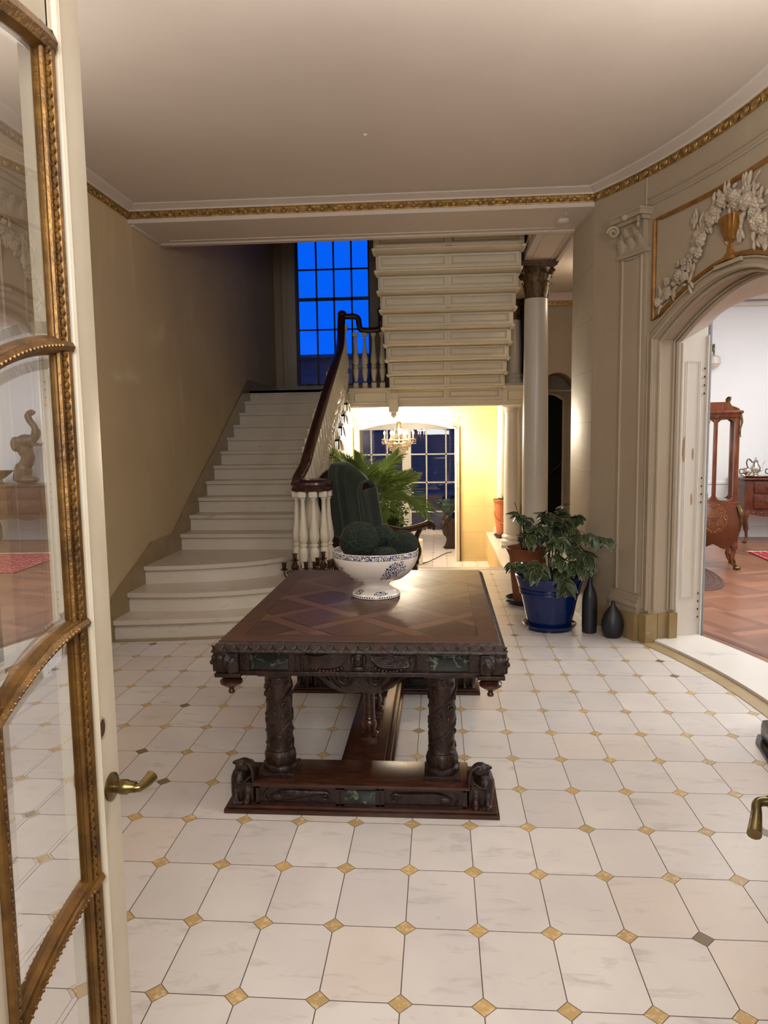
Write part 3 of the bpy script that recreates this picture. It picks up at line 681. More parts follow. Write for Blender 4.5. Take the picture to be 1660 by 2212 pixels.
# lower hall: yellow wall with an arched opening, garden vestibule, glazed garden doors
m = MB(); AX0, AX1 = -1.30, .265
def ya(x): return 1.775-.125*abs((x+.5175)/.7825)**2
xs = [AX0+(AX1-AX0)*i/24 for i in range(25)]
for x0, x1 in ((-2.55, AX0), (AX1, 2.7)): m.face([(x0, 11.6, -.47), (x1, 11.6, -.47), (x1, 11.6, 2.12), (x0, 11.6, 2.12)])
for a, b in zip(xs, xs[1:]): m.face([(a, 11.6, ya(a)), (b, 11.6, ya(b)), (b, 11.6, 2.12), (a, 11.6, 2.12)]); m.face([(a, 11.6, ya(a)), (b, 11.6, ya(b)), (b, 11.95, ya(b)), (a, 11.95, ya(a))])
for x in (AX0, AX1): m.face([(x, 11.6, -.47), (x, 11.95, -.47), (x, 11.95, ya(x)), (x, 11.6, ya(x))])
bmesh.ops.remove_doubles(m.b, verts=m.b.verts, dist=1e-4); WY = struct('wall_lower', m, 'yellow', smooth=30)
m = MB()
ap = [V((AX0, 11.585, -.46))] + [V((x, 11.585, ya(x))) for x in xs] + [V((AX1, 11.585, -.46))]
m.tube(ap, .028, 6); m.tube([p+V((-.035 if p.x < -.5 else .035, 0, .03 if p.z > 1 else 0)) for p in ap], .016, 6)
for i, p in enumerate(spline(ap, 6)): m.blob(p+V((0, -.03, 0)), .012, None, 5, 4)
m.build('arch_moulding', 'cream', WY)
m = MB(); m.face([(-2.55, 9.93, 2.12), (2.7, 9.93, 2.12), (2.7, 11.6, 2.12), (-2.55, 11.6, 2.12)])
for x in (-1.1, -.4, .3): m.box(x, x+.03, 9.9, 11.5, 2.10, 2.12)
m.box(-2.5, 1.1, 10.6, 10.63, 2.10, 2.12); m.box(-2.5, 1.1, 11.48, 11.6, 2.06, 2.12, .02); struct('ceiling', m, 'ceil')
m = MB(); m.face([(-2.0, 11.95, 1.80), (1.0, 11.95, 1.80), (1.0, 15, 1.80), (-2.0, 15, 1.80)]); struct('ceiling', m, 'cream')
m = MB(); m.face([(AX0-.25, 11.95, -.47), (AX0-.25, 15, -.47), (AX0-.25, 15, 1.8), (AX0-.25, 11.95, 1.8)]); m.face([(AX1+.2, 11.95, -.47), (AX1+.2, 15, -.47), (AX1+.2, 15, 1.8), (AX1+.2, 11.95, 1.8)]); struct('wall_garden_vestibule', m, 'cream')
# glazed garden doors (structure)
gx = [-1.72, -1.375, -1.05, -.70]; gx2 = [-.62, -.259, .133, .5]; gz = [-.40, -.001, .593, 1.163, 1.70]
W2 = MB(); W2.box(-1.78, .55, 14.78, 14.86, -.465, -.38); W2.box(-.75, -.57, 14.77, 14.87, -.465, 1.8); W2.box(-.69, -.63, 14.75, 14.78, -.465, 1.8); W2.box(-1.78, -1.7, 14.78, 14.86, -.465, 1.8); W2.box(.47, .55, 14.78, 14.86, -.465, 1.8); W2.box(-1.78, .55, 14.78, 14.86, 1.66, 1.8)
D2 = struct('window_2', W2, 'white')
m = MB()
for x in gx[1:3]+gx2[1:3]: m.box(x-.014, x+.014, 14.79, 14.85, -.4, 1.7)
for z in gz[1:4]:
    m.box(-1.72, -.74, 14.79, 14.85, z-.014, z+.014); m.box(-.58, .5, 14.79, 14.85, z-.014, z+.014)
m.build('glazing_bars', 'white', D2)
m = MB(); m.face([(-1.75, 14.82, -.42), (.52, 14.82, -.42), (.52, 14.82, 1.72), (-1.75, 14.82, 1.72)]); m.build('pane', 'winglass', D2)
# under-stair wall, ledge face, steps down
m = MB(); m.face([(.76, 8.5, -.47), (.76, 11.6, -.47), (.76, 11.6, 0), (.76, 8.5, 0)]); 
for i in range(40): m.box(.752, .762, 8.56+i*.076, 8.615+i*.076, -.46, -.05, .004)
struct('wall_ledge', m, 'yellow')
m = MB(); m.box(.735, 1.1, 8.5, 11.59, -.035, .004, .006); struct('trim_17', m, 'thresh')
m = MB(); m.face([(2.2, 8.4, 0), (2.2, 11.6, 0), (2.2, 11.6, 2.12), (2.2, 8.4, 2.12)]); struct('wall_lower_right', m, 'yellow')
m = MB()
for k in range(3): m.box(-1.18, .75, 8.5+.28*k, 9.36, -.155*(k+1)-.155, -.155*(k+1) if k < 2 else -.4649)
struct('trim_18', m, 'marble')
# landing
m = MB(); m.box(-2.55, 1.2, 9.76, 11.5, 2.125, 2.178); struct('trim_19', m, 'tread')
m = MB(); m.box(-1.2, 1.19, 9.76, 9.88, 1.94, 2.14); m.box(-1.2, 1.19, 9.735, 9.9, 2.14, 2.182, .008); m.box(-1.2, 1.19, 9.745, 9.9, 1.925, 1.955, .008)
m.tube([(-1.12, 9.757, 1.99), (-.70, 9.757, 1.99), (-.70, 9.757, 2.11), (-1.12, 9.757, 2.11)], .008, 4, closed=True); m.tube([(.9, 9.757, 1.99), (1.12, 9.757, 1.99), (1.12, 9.757, 2.11), (.9, 9.757, 2.11)], .008, 4, closed=True)
struct('trim_20', m, 'soffitw')
m = MB(); m.box(-.66, -.535, 9.66, 9.76, 1.86, 2.03, .01); m.lathe([(.0, -.085), (.022, -.075), (.04, -.045), (.035, -.02), (.055, 0)], (-.598, 9.71, 1.865), 16)
m.box(-.66, -.535, 9.7, 9.9, 1.9, 2.1); struct('trim_21', m, 'soffitw')
# skirting of the stair wall
sk = [(5.384, .335), (5.576, .411), (5.947, .546), (6.211, .65), (6.729, .655), (7.176, .922), (7.996, 1.36), (9.739, 2.322), (11.48, 2.322)]
m = MB(); m.prism(sk+[(11.48, 0), (5.384, 0)], -2.55, -2.535, lambda x, y, z: (z, x, y)); struct('baseboard_stair', m, 'ymarbled')
m = MB(); m.box(-2.55, -2.53, .78, 5.37, 0, .30); struct('baseboard_left', m, 'ymarbled')
m = MB(); m.box(-2.54, -2.40, 11.48, 11.5, 2.17, 2.32); m.box(-.82, 1.1, 11.48, 11.5, 2.17, 2.32); struct('baseboard_landing', m, 'ymarbled')
# left pilaster
m = MB(); m.box(-2.55, -2.515, 4.12, 4.44, .3, 2.86); m.tube([(-2.513, 4.16, .4), (-2.513, 4.40, .4), (-2.513, 4.40, 2.8), (-2.513, 4.16, 2.8)], .01, 5, closed=True)
m.box(-2.55, -2.49, 4.10, 4.46, 2.84, 2.87); m.box(-2.55, -2.48, 4.09, 4.47, 3.06, 3.09); m.box(-2.55, -2.46, 4.06, 4.50, 3.09, 3.14); m.box(-2.55, -2.5, 4.13, 4.43, 2.87, 3.06)
for y in (4.16, 4.28, 4.40): leafblob(m, V((-2.505, y, 2.88)), V((1, 0, 0)), None, .045, .13, .05)
for y, s_ in ((4.10, -1), (4.46, 1)): spiral(m, (-2.49, y, 3.03), (0, s_, 0), (0, 0, 1), .045, 1.6, .012)
struct('trim_22', m, 'tan')
# upper landing window
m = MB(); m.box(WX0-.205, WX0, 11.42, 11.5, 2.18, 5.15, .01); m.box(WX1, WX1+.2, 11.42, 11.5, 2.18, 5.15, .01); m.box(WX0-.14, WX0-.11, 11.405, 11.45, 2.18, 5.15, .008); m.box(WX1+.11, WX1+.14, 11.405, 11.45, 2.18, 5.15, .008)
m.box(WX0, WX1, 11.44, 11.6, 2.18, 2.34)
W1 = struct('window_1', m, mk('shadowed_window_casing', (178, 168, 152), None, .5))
m = MB()
for x in (WX0+.012, WX1-.012): m.box(x-.02, x+.02, 11.52, 11.57, 2.33, 5.1)
for x in (-1.888, -1.616, -1.339): m.box(x-.012, x+.012, 11.53, 11.56, 2.33, 5.1)
for z, h in ((2.35, .02), (2.769, .011), (3.206, .011), (3.67, .024), (4.119, .011), (4.56, .011)): m.box(WX0, WX1, 11.53, 11.56, z-h, z+h)
m.build('sash', mk('dark_sash', (70, 70, 78), None, .5), W1)
m = MB(); m.face([(WX0, 11.545, 2.33), (WX1, 11.545, 2.33), (WX1, 11.545, 5.1), (WX0, 11.545, 5.1)]); m.build('pane', 'winglass', W1)
m = MB(); m.box(-2.06, -1.96, 11.50, 11.53, 2.345, 2.375, .004); m.build('sash_lift', 'bronze', W1)
# white room beyond the arch
m = MB(); m.box(2.0, 7.2, 10.96, 11.05, 0, 3.5); struct('wall_dining_back', m, 'room2')
m = MB(); m.face([(2.0, 5.62, 0), (2.0, 10.96, 0), (2.0, 10.96, 3.5), (2.0, 5.62, 3.5)]); struct('wall_dining_left', m, 'room2')
m = MB(); m.box(7.1, 7.2, .5, 11.05, 0, 3.5); struct('wall_dining_right', m, 'room2')
m = MB(); m.box(1.83, 7.2, .5, .6, 0, 3.5); struct('wall_dining_near', m, 'room2')
m = MB(); m.face([(1.7, .5, 3.5), (7.2, .5, 3.5), (7.2, 11, 3.5), (1.7, 11, 3.5)]); struct('ceiling', m, 'room2')
m = MB(); m.box(2.01, 7.1, 10.90, 10.96, 3.30, 3.36, .01); m.box(2.01, 7.1, 10.86, 10.96, 3.38, 3.48, .02); struct('trim_23', m, 'white')
m = MB(); m.box(2.01, 7.1, 10.94, 10.96, 0, .16, .006); m.box(2.01, 7.1, 10.945, 10.96, .78, .82, .004); struct('baseboard_dining', m, 'room2')
# outside
m = MB(); m.face([(-40, 15.2, -.62), (40, 15.2, -.62), (40, 60, -.62), (-40, 60, -.62)]); struct('ground', m, 'ground')
# ================================================================== STAIRCASE
RISE = .1555
c1 = [(-2.54, 5.37), (-2.17, 5.42), (-1.82, 5.48), (-1.5, 5.55), (-1.2, 5.67), (-.95, 5.83), (-.81, 6.05), (-.78, 6.3), (-.85, 6.55), (-1.0, 6.75), (-1.18, 6.85)]
c2 = [(-2.54, 5.66), (-2.06, 5.67), (-1.70, 5.745), (-1.405, 5.875), (-1.15, 6.02), (-.96, 6.15), (-.87, 6.34), (-.90, 6.55), (-1.02, 6.72), (-1.18, 6.82)]
c3 = [(-2.54, 6.01), (-2.19, 6.06), (-1.817, 6.175), (-1.6, 6.29), (-1.396, 6.50), (-1.30, 6.70), (-1.25, 6.85), (-1.2, 6.92)]
def ycur(k): return 6.92+.284*(k-4)
SX = -1.185
st = thing('marble_staircase', 'white marble staircase with curved bottom steps rising along the tan left wall', 'staircase', (-1.85, 7.5, 0))
def inset(c, d):
    out = []
    for i, p in enumerate(c):
        a, b = V(c[max(i-1, 0)]), V(c[min(i+1, len(c)-1)]); t = (b-a).normalized(); n = V((-t.y, t.x)); out.append((p[0]+n.x*d, p[1]+n.y*d))
    return out
for k in range(1, 15):
    z = RISE*k
    if k <= 3:
        cv = [tuple(p)[:2] for p in spline([(*p, 0) for p in (c1, c2, c3)[k-1]], 5)]; back = [(SX, 7.1), (-2.54, 7.1)]
        if k < 3: cv = cv+[(SX, 6.92)]
        rv = inset(cv, .03)
    else:
        y = ycur(k); cv = [(-2.54, y), (SX+.02, y)]; rv = [(-2.54, y+.03), (SX, y+.03)]; yb = y+.34 if k < 14 else y+.15; back = [(SX+.02, yb), (-2.54, yb)]
    m = MB(); m.prism(cv+back, z-.036, z)
    es = [e for e in m.b.edges if all(abs(v.co.z-z) < 1e-5 or abs(v.co.z-z+.036) < 1e-5 for v in e.verts)]
    m.build('tread', 'tread', st, smooth=35)
    m = MB(); m.prism(rv+[(x if x < -2 else x-.0, y_) for x, y_ in back], max(0, z-RISE-.02), z-.036); m.build('riser', 'marble', st, smooth=35)
# closed string under the flight, with carved scroll brackets on the step ends
m = MB(); prof = [(6.95, 0)]
for k in range(4, 15): prof += [(ycur(k)+.03, RISE*(k-1)-.036), (ycur(k)+.03, RISE*k-.036)]
prof += [(9.9, RISE*14-.036), (9.9, 0)]
m.prism(prof, SX-.06, SX, lambda x, y, z: (z, x, y)); m.prism([(6.95, -.47), (9.76, -.47), (9.76, 0), (6.95, 0)], SX-.06, SX-.001, lambda x, y, z: (z, x, y))
m.build('string', 'cream', st, smooth=0)
m = MB()
for k in range(4, 14):
    y = ycur(k)+.17; z = RISE*k-.1
    spiral(m, (SX+.006, y+.06, z), (0, 1, 0), (0, 0, 1), .042, 1.5, .01); m.tube(spline([(SX+.008, y-.1, z+.05), (SX+.012, y-.04, z+.02), (SX+.012, y+.02, z-.04), (SX+.01, y+.1, z-.06)], 4), .012, 5)
m.build('string_bracket', 'cream', st)

# ------------------------------------------------------------------ balustrade
rl = thing('stair_balustrade', 'white turned balusters under a dark mahogany handrail beside the marble stairs', 'balustrade', (-1.12, 6.3, .311))
BP = [(.032, 0), (.032, .06), (.022, .063), (.020, .075), (.026, .10), (.036, .16), (.041, .205), (.040, .235), (.030, .25), (.026, .258), (.036, .266), (.036, .28), (.026, .288), (.034, .30), (.043, .33), (.042, .37), (.033, .44), (.024, .52), (.019, .60), (.018, .655), (.026, .665), (.026, .675), (.019, .682), (.019, .70)]
def baluster_mb(h, x, y, z, s=1.0):
    m = MB(); k = h/.76
    m.lathe([(r*s, zz*k+.03*k) for r, zz in BP[1:]], (x, y, z), 14, fn=lambda r, zz, a: r*(1+(.05*cos(6*a) if .2*k < zz < .27*k or .34*k < zz < .5*k else 0)))
    m.box(x-.033*s, x+.033*s, y-.033*s, y+.033*s, z, z+.075*k, .003); m.box(x-.034*s, x+.034*s, y-.034*s, y+.034*s, z+.71*k, z+h, .004); return m
NX, NY, NZ = -1.115, 6.32, 2*RISE
m = MB()
m.lathe([(.075, 0), (.075, .05), (.055, .06), (.06, .09), (.08, .17), (.082, .24), (.06, .30), (.058, .315), (.075, .325), (.075, .35), (.06, .36), (.075, .40), (.092, .45), (.088, .52), (.062, .62), (.05, .68), (.05, .715), (.065, .725), (.065, .77)], (NX, NY, NZ), 28, fn=lambda r, z, a: r*(1+(.04*cos(9*a+z*30) if .40 < z < .56 or .12 < z < .28 else 0)))
m.build('newel_post', 'cream', rl)
b0 = baluster_mb(.775, NX, NY, NZ).build('baluster', 'cream', rl)
first = True
for i in range(9):
    a = radians(-90+40*i+14); o = b0 if first else b0.copy()
    if not first: COL.objects.link(o); o.parent = rl
    first = False; o.location = (.140*cos(a), .140*sin(a), 0)
m = MB(); m.lathe([(.0, .77), (.165, .77), (.178, .778), (.182, .795), (.172, .808), (.176, .818), (.186, .832), (.182, .852), (.160, .868), (.10, .876), (0, .878)], (NX, NY, NZ), 36); m.build('volute_cap', 'rail', rl)
m = MB()
path = spline([(-1.21, 6.22, 1.165), (-1.235, 6.30, 1.19), (-1.20, 6.46, 1.30), (-1.185, 6.62, 1.43), (-1.18, 7.2, 1.755), (-1.19, 8.2, 2.25), (-1.21, 9.0, 2.60), (-1.235, 9.35, 2.765), (-1.262, 9.62, 2.94), (-1.272, 9.75, 3.10), (-1.268, 9.78, 3.15)], 8)
m.tube(path, .050, 10, flat=.85); m.blob(path[-1]+V((0, 0, .0)), (.06, .06, .05))
m.tube(spline([(-1.27, 9.78, 3.12), (-1.18, 9.78, 3.118), (-1.10, 9.78, 3.115), (-1.055, 9.78, 3.085), (-1.045, 9.78, 3.02), (-1.03, 9.78, 2.955), (-.98, 9.78, 2.935), (-.86, 9.78, 2.932), (-.79, 9.78, 2.94), (-.755, 9.78, 2.98), (-.75, 9.72, 3.06), (-.745, 9.55, 3.15)], 6), .038, 10)
m.build('handrail', 'rail', rl)
proto = baluster_mb(.70, 0, 0, 0)
pb = proto.build('baluster', 'cream', rl, local=True)
spots = []
def railz(y): 
    return min(path, key=lambda p: abs(p.y-y)).z
for k in range(3, 14):
    for d in (.08, .22):
        y = ycur(k)+d if k > 3 else 6.62+d
        zt, zb = railz(y)-.03, RISE*(k if k > 3 else 3)
        spots.append((-1.225, y, zb, (zt-zb)/.70))
for x in (-1.098, -.978, -.858, -.745): spots.append((x, 9.80, 2.18, .73/.70))
for i, (x, y, z, s) in enumerate(spots):
    o = pb if i == 0 else pb.copy()
    if i: COL.objects.link(o); o.parent = rl
    o.location = V((x, y, z))-ORG[rl.name]; o.scale = (1, 1, s)
m = MB(); m.box(-1.30, -1.235, 9.74, 9.82, 2.18, 2.62, .01); m.lathe([(.04, 0), (.05, .06), (.035, .1), (.05, .2), (.035, .3), (.03, .42)], (-1.268, 9.78, 2.62), 14); m.build('landing_newel', 'cream', rl)
# ------------------------------------------------------------------ upper flight seen from below
uf = thing('upper_stair_flight', 'cream panelled underside of the upper stair flight above the landing', 'staircase', (.11, 9.0, 2.0))
m = MB(); x0, x1 = -.635, .835
prof = []; y = 9.76; z = 2.0
pts = [(9.9, 2.0)]
for k in range(13): pts += [(9.76-.262*k, 2.0+RISE*k*.985), (9.76-.262*k, 2.0+RISE*.985*(k+1))] if k else [(9.76, 2.0), (9.76, 2.0+RISE*.985)]
pts += [(6.45, pts[-1][1])]
m.prism([(a, b) for a, b in pts]+[(6.45, 5.0), (9.9, 3.4)], x0, x1, lambda x, y, z: (z, x, y))
m.build('soffit', 'soffitw', uf, smooth=0)
m = MB()
for k in range(13):
    yy = 9.76-.262*k; zz = 2.0+RISE*.985*k
    m.box(x0-.02, x1+.02, yy-.006, yy+.03, zz-.004, zz+.010, .003)
    m.box(x0-.02, x0+.015, yy-.25, yy+.0, zz+RISE*.985-.010, zz+RISE*.985+.004); m.box(x1-.015, x1+.02, yy-.25, yy+.0, zz+RISE*.985-.010, zz+RISE*.985+.004)
m.build('step_nosing', 'soffitw', uf)
for k in range(13):
    yy = 9.76-.262*k-.001; z0_, z1_ = 2.0+RISE*.985*k+.03, 2.0+RISE*.985*(k+1)-.022
    for a, b in ((x0+.02, .10), (.10, x1-.02)):
        m = MB(); za, zb = 2.0+RISE*.985*k+.010, 2.0+RISE*.985*(k+1)-.006
        m.box(a, b, yy-.036, yy, za, za+.026, .004); m.box(a, b, yy-.020, yy, zb-.022, zb, .004)
        m.box(a, a+.035, yy-.024, yy, za, zb, .004); m.box(b-.035, b, yy-.024, yy, za, zb, .004)
        m.box(a+.05, b-.05, yy-.012, yy, za+.046, zb-.034, .004)
        m.build('panel_moulding', 'soffitw', uf)

# ------------------------------------------------------------------ columns
def capital(m, c, r, h):
    x, y, z = c
    m.lathe([(r*1.04, 0), (r*1.0, .02*h), (r*.96, .1*h), (r*.95, .5*h), (r*1.12, .8*h), (r*1.3, .9*h)], c, 24)
    for row, (n, hh, cu, w, zz) in enumerate(((8, .42*h, .38*r, .36*r, .02*h), (8, .42*h, .55*r, .40*r, .26*h))):
        for i in range(n):
            a = 2*pi*(i+.5*row)/n; out = V((cos(a), sin(a), 0)); leafblob(m, V((x, y, z+zz))+out*r*.97, out, None, w, hh*1.25, cu)
    for i in range(4):
        a = pi/4+pi/2*i; out = V((cos(a), sin(a), 0)); sd = V((-out.y, out.x, 0))
        for s_ in (-1, 1): spiral(m, V((x, y, z+.70*h))+out*r*1.62+sd*s_*.06*r, out, V((0, 0, 1)), .30*r, 1.8, .075*r)
        m.tube(spline([V((x, y, z+.4*h))+out*r*.95, V((x, y, z+.60*h))+out*r*1.1, V((x, y, z+.82*h))+out*r*1.75], 4), .09*r, 5)
        b = pi/2*i; o2 = V((cos(b), sin(b), 0)); s2 = V((-o2.y, o2.x, 0))
        for s_ in (-1, 1): spiral(m, V((x, y, z+.74*h))+o2*r*1.12+s2*s_*.2*r, s2*s_, V((0, 0, 1)), .17*r, 1.5, .05*r)
        m.blob(V((x, y, z+.93*h))+o2*r*1.32, (.14*r, .14*r, .12*r))
    ab = []
    for i in range(4):
        a0, a1 = pi/4+pi/2*i, pi/4+pi/2*(i+1); p0, p1 = V((cos(a0), sin(a0)))*2.25*r, V((cos(a1), sin(a1)))*2.25*r
        for t in range(8):
            f = t/8; p = p0.lerp(p1, f); ab.append(p*(1-.16*sin(pi*f)))
    m.prism([(p.x+x, p.y+y) for p in ab], z+.86*h, z+.92*h); m.prism([((p.x)*1.06+x, (p.y)*1.06+y) for p in ab], z+.92*h, z+h)
def column(label, x, y, z0, z1, r, cap, base=True, group=None):
    t = thing('column', label, 'column', (x, y, z0), group=group)
    h = z1-z0; hc = cap[0]
    if base:
        m = MB(); m.box(x-r*1.38, x+r*1.38, y-r*1.38, y+r*1.38, z0, z0+.05, .004); m.lathe([(r*1.35, .05), (r*1.42, .07), (r*1.40, .095), (r*1.22, .105), (r*1.16, .12), (r*1.22, .135), (r*1.25, .15), (r*1.15, .165), (r*1.04, .18)], (x, y, z0), 28); m.build('base', 'column', t)
    m = MB(); n = 10; zb = .17 if base else 0
    m.lathe([(r*(1-.13*max(0, (i/n-.3)/.7)**1.6), zb+(h-hc-zb)*i/n) for i in range(n+1)], (x, y, z0), 36); m.build('shaft', 'column', t)
    m = MB()
    if cap[1] == 'corinthian': capital(m, (x, y, z1-hc), r*.87, hc); m.build('capital', 'capd', t)
    else:
        m.lathe([(r*.9, 0), (r*.9, .3*hc), (r*1.05, .36*hc), (r*.92, .42*hc), (r*.95, .6*hc), (r*1.2, .8*hc)], (x, y, z1-hc), 28); m.box(x-r*1.28, x+r*1.28, y-r*1.28, y+r*1.28, z1-.2*hc, z1, .004); m.build('capital', 'column', t)
    return t
column('large white column with bronzed leafy capital at the front of the passage', 1.03, 8.0, 0, 3.32, .137, (.36, 'corinthian'))
column('white upper column with bronzed capital standing on the landing behind the large column', 1.0, 10.12, 2.18, 3.35, .115, (.29, 'corinthian'))
column('smaller white column on the marble ledge under the landing', .985, 10.1, 0, 1.94, .108, (.13, 'plain'))
column('pale yellowish column against the yellow stone wall behind the terracotta pot', .99, 11.46, 0, 2.12, .10, (.16, 'plain'))

# ================================================================== CARVED LIBRARY TABLE
TB = thing('library_table', 'heavy carved dark walnut table with parquetry top in the middle of the hall', 'table', (-.337, 3.68, 0))
X0, X1, Y0, Y1, ZT = -.94, .265, 2.86, 4.50, .725
m = MB(); m.box(X0+.028, X1-.028, Y0+.028, Y1-.028, ZT-.03, ZT, .004); m.build('tabletop', 'top', TB)
m = MB()
rect = lambda o: [(X0+o, Y0+o), (X1-o, Y0+o), (X1-o, Y1-o), (X0+o, Y1-o)]
prf = [(.03, ZT-.001), (.026, ZT-.003), (.018, ZT-.012), (.004, ZT-.03), (.0, ZT-.036), (.0, ZT-.043), (.008, ZT-.046), (.03, ZT-.046)]
rows = [[m.b.verts.new((x, y, z)) for x, y in rect(o)] for o, z in prf]
for a, b in zip(rows, rows[1:]):
    for i in range(4): j = (i+1) % 4; m.b.faces.new((a[i], a[j], b[j], b[i]))
def scal(p, d, n, out):
    for i in range(n):
        c = V(p)+V(d)*((i+.5)/n); w = V(d)/n*.46
        m.tube([c+w*cos(a)+V(out)*(.012*(1-sin(a)) if False else .0)+V((0, 0, -.021+.000))+V((0, 0, -.016*abs(sin(a))+.006))+V(out)*(-.014+.010*abs(sin(a))) for a in [pi*k/6 for k in range(7)]], .0032, 4)
        m.blob(c+w*1.08+V(out)*(-.006)+V((0, 0, -.030)), .0042, None, 5, 4)
scal((X0, Y0, ZT), (X1-X0, 0, 0), 24, (0, -1, 0)); scal((X1, Y0, ZT), (0, Y1-Y0, 0), 40, (1, 0, 0)); scal((X0, Y0, ZT), (0, Y1-Y0, 0), 40, (-1, 0, 0))
m.build('carved_edge', 'dark', TB)
AZ0, AZ1 = .578, ZT-.046
m = MB(); m.box(X0+.06, X1-.06, Y0+.05, Y1-.05, AZ0, AZ1); m.box(X0+.05, X1-.05, Y0+.036, Y1-.036, AZ0-.004, AZ0+.016, .004); m.box(X0+.055, X1-.055, Y0+.044, Y1-.044, AZ1-.012, AZ1, .003)
for x in (X0+.135, X0+.325, X1-.325, X1-.135): m.box(x-.012, x+.012, Y0+.043, Y0+.06, AZ0+.014, AZ1)
m.build('apron', 'dark', TB)
# relief on the apron: winged head, swags of pearls and drapery
m = MB(); ya_ = Y0+.048; cx = (X0+X1)/2; cz = (AZ0+AZ1)/2+.008
m.blob((cx, ya_-.004, cz+.005), (.022, .018, .028)); m.blob((cx, ya_-.014, cz), (.006, .010, .008)); m.blob((cx, ya_-.006, cz+.026), (.027, .014, .014)); m.blob((cx, ya_-.006, cz-.03), (.03, .010, .012)); m.blob((cx-.024, ya_, cz+.004), (.01, .01, .022)); m.blob((cx+.024, ya_, cz+.004), (.01, .01, .022))
for s_ in (-1, 1):
    for q in range(7):
        a = spline([(cx+s_*.05, ya_, cz+.036-.004*q), (cx+s_*.10, ya_-.008, cz+.034-.009*q), (cx+s_*(.17+.006*q), ya_-.008, cz+.018-.006*q), (cx+s_*(.225-.006*q), ya_, cz+.025-.004*q)], 4); m.tube(a, [.006]+[.008]*(len(a)-2)+[.004], 5)
    for q in range(9):
        t = q/8; m.blob((cx+s_*lerp(.07, .19, t), ya_-.006, cz-.028-.014*sin(pi*t)), .0085, None, 7, 5)
    m.tube(spline([(cx+s_*.232, ya_-.004, cz+.04), (cx+s_*.238, ya_-.006, cz), (cx+s_*.234, ya_-.004, cz-.035)], 4), .006, 5); m.blob((cx+s_*.234, ya_-.004, cz-.03), (.006, .006, .014))
m.build('apron_relief', 'dark', TB)
for a, b in ((X0+.15, X0+.31), (X1-.31, X1-.15)):
    m = MB(); m.box(a, b, Y0+.043, Y0+.06, AZ0+.022, AZ1-.012, .003); m.build('marble_panel', 'gmarble', TB)
# carved corner heads with turned pendants
def sculpt(m, name, parent, vox=.006, mat='dark', it=2):
    o = m.build(name, mat, parent, fix=False)
    r = o.modifiers.new('Remesh', 'REMESH'); r.mode = 'VOXEL'; r.voxel_size = vox; r.use_smooth_shade = True
    s_ = o.modifiers.new('Smooth', 'SMOOTH'); s_.iterations = it; s_.factor = .5
    return o
def head(x, y, sx, sy):
    m = MB(); z = cz
    d = V((sx, sy*.55, 0)).normalized(); sd = V((-d.y, d.x, 0)); R = M((d, sd, V((0, 0, 1)))).transposed()
    def P_(f, l, u): return V((x, y, z))+R @ V((f, l, u))
    m.box(x-.045, x+.045, y-.045, y+.045, AZ0+.012, AZ1-.004, .004)
    m.blob(P_(.042, 0, .008), (.034, .033, .044), R, 14, 10); m.blob(P_(.078, 0, -.002), (.010, .007, .011), R); m.blob(P_(.072, 0, .018), (.008, .022, .006), R); m.blob(P_(.068, 0, -.021), (.009, .012, .005), R); m.blob(P_(.064, 0, -.034), (.012, .014, .010), R)
    for l in (-1, 1):
        m.blob(P_(.064, l*.014, -.006), (.009, .010, .011), R); m.blob(P_(.02, l*.034, .0), (.024, .012, .034), R); m.blob(P_(.0, l*.046, -.02), (.03, .012, .04), R)
    m.blob(P_(.03, 0, .040), (.042, .038, .018), R)
    sculpt(m, 'carved_head', TB, .0042, 'dark', 1)
    m = MB(); m.box(x-.055, x+.055, y-.055, y+.055, AZ0-.004, AZ0+.012, .003); m.build('corner_ledge', 'dark', TB)
    m = MB(); px, py = x-sx*.0, y; m.lathe([(.018, 0), (.018, -.012), (.035, -.016), (.047, -.028), (.046, -.038), (.032, -.048), (.018, -.056), (.010, -.064), (.010, -.068), (.014, -.074), (.012, -.082), (0, -.087)], (px, py, AZ0-.004), 24); m.build('pendant', 'darkp', TB)
for x, sx in ((X0+.062, -1), (X1-.062, 1)):
    for y, sy in ((Y0+.062, -1), (Y1-.062, 1)): head(x, y, sx, sy)
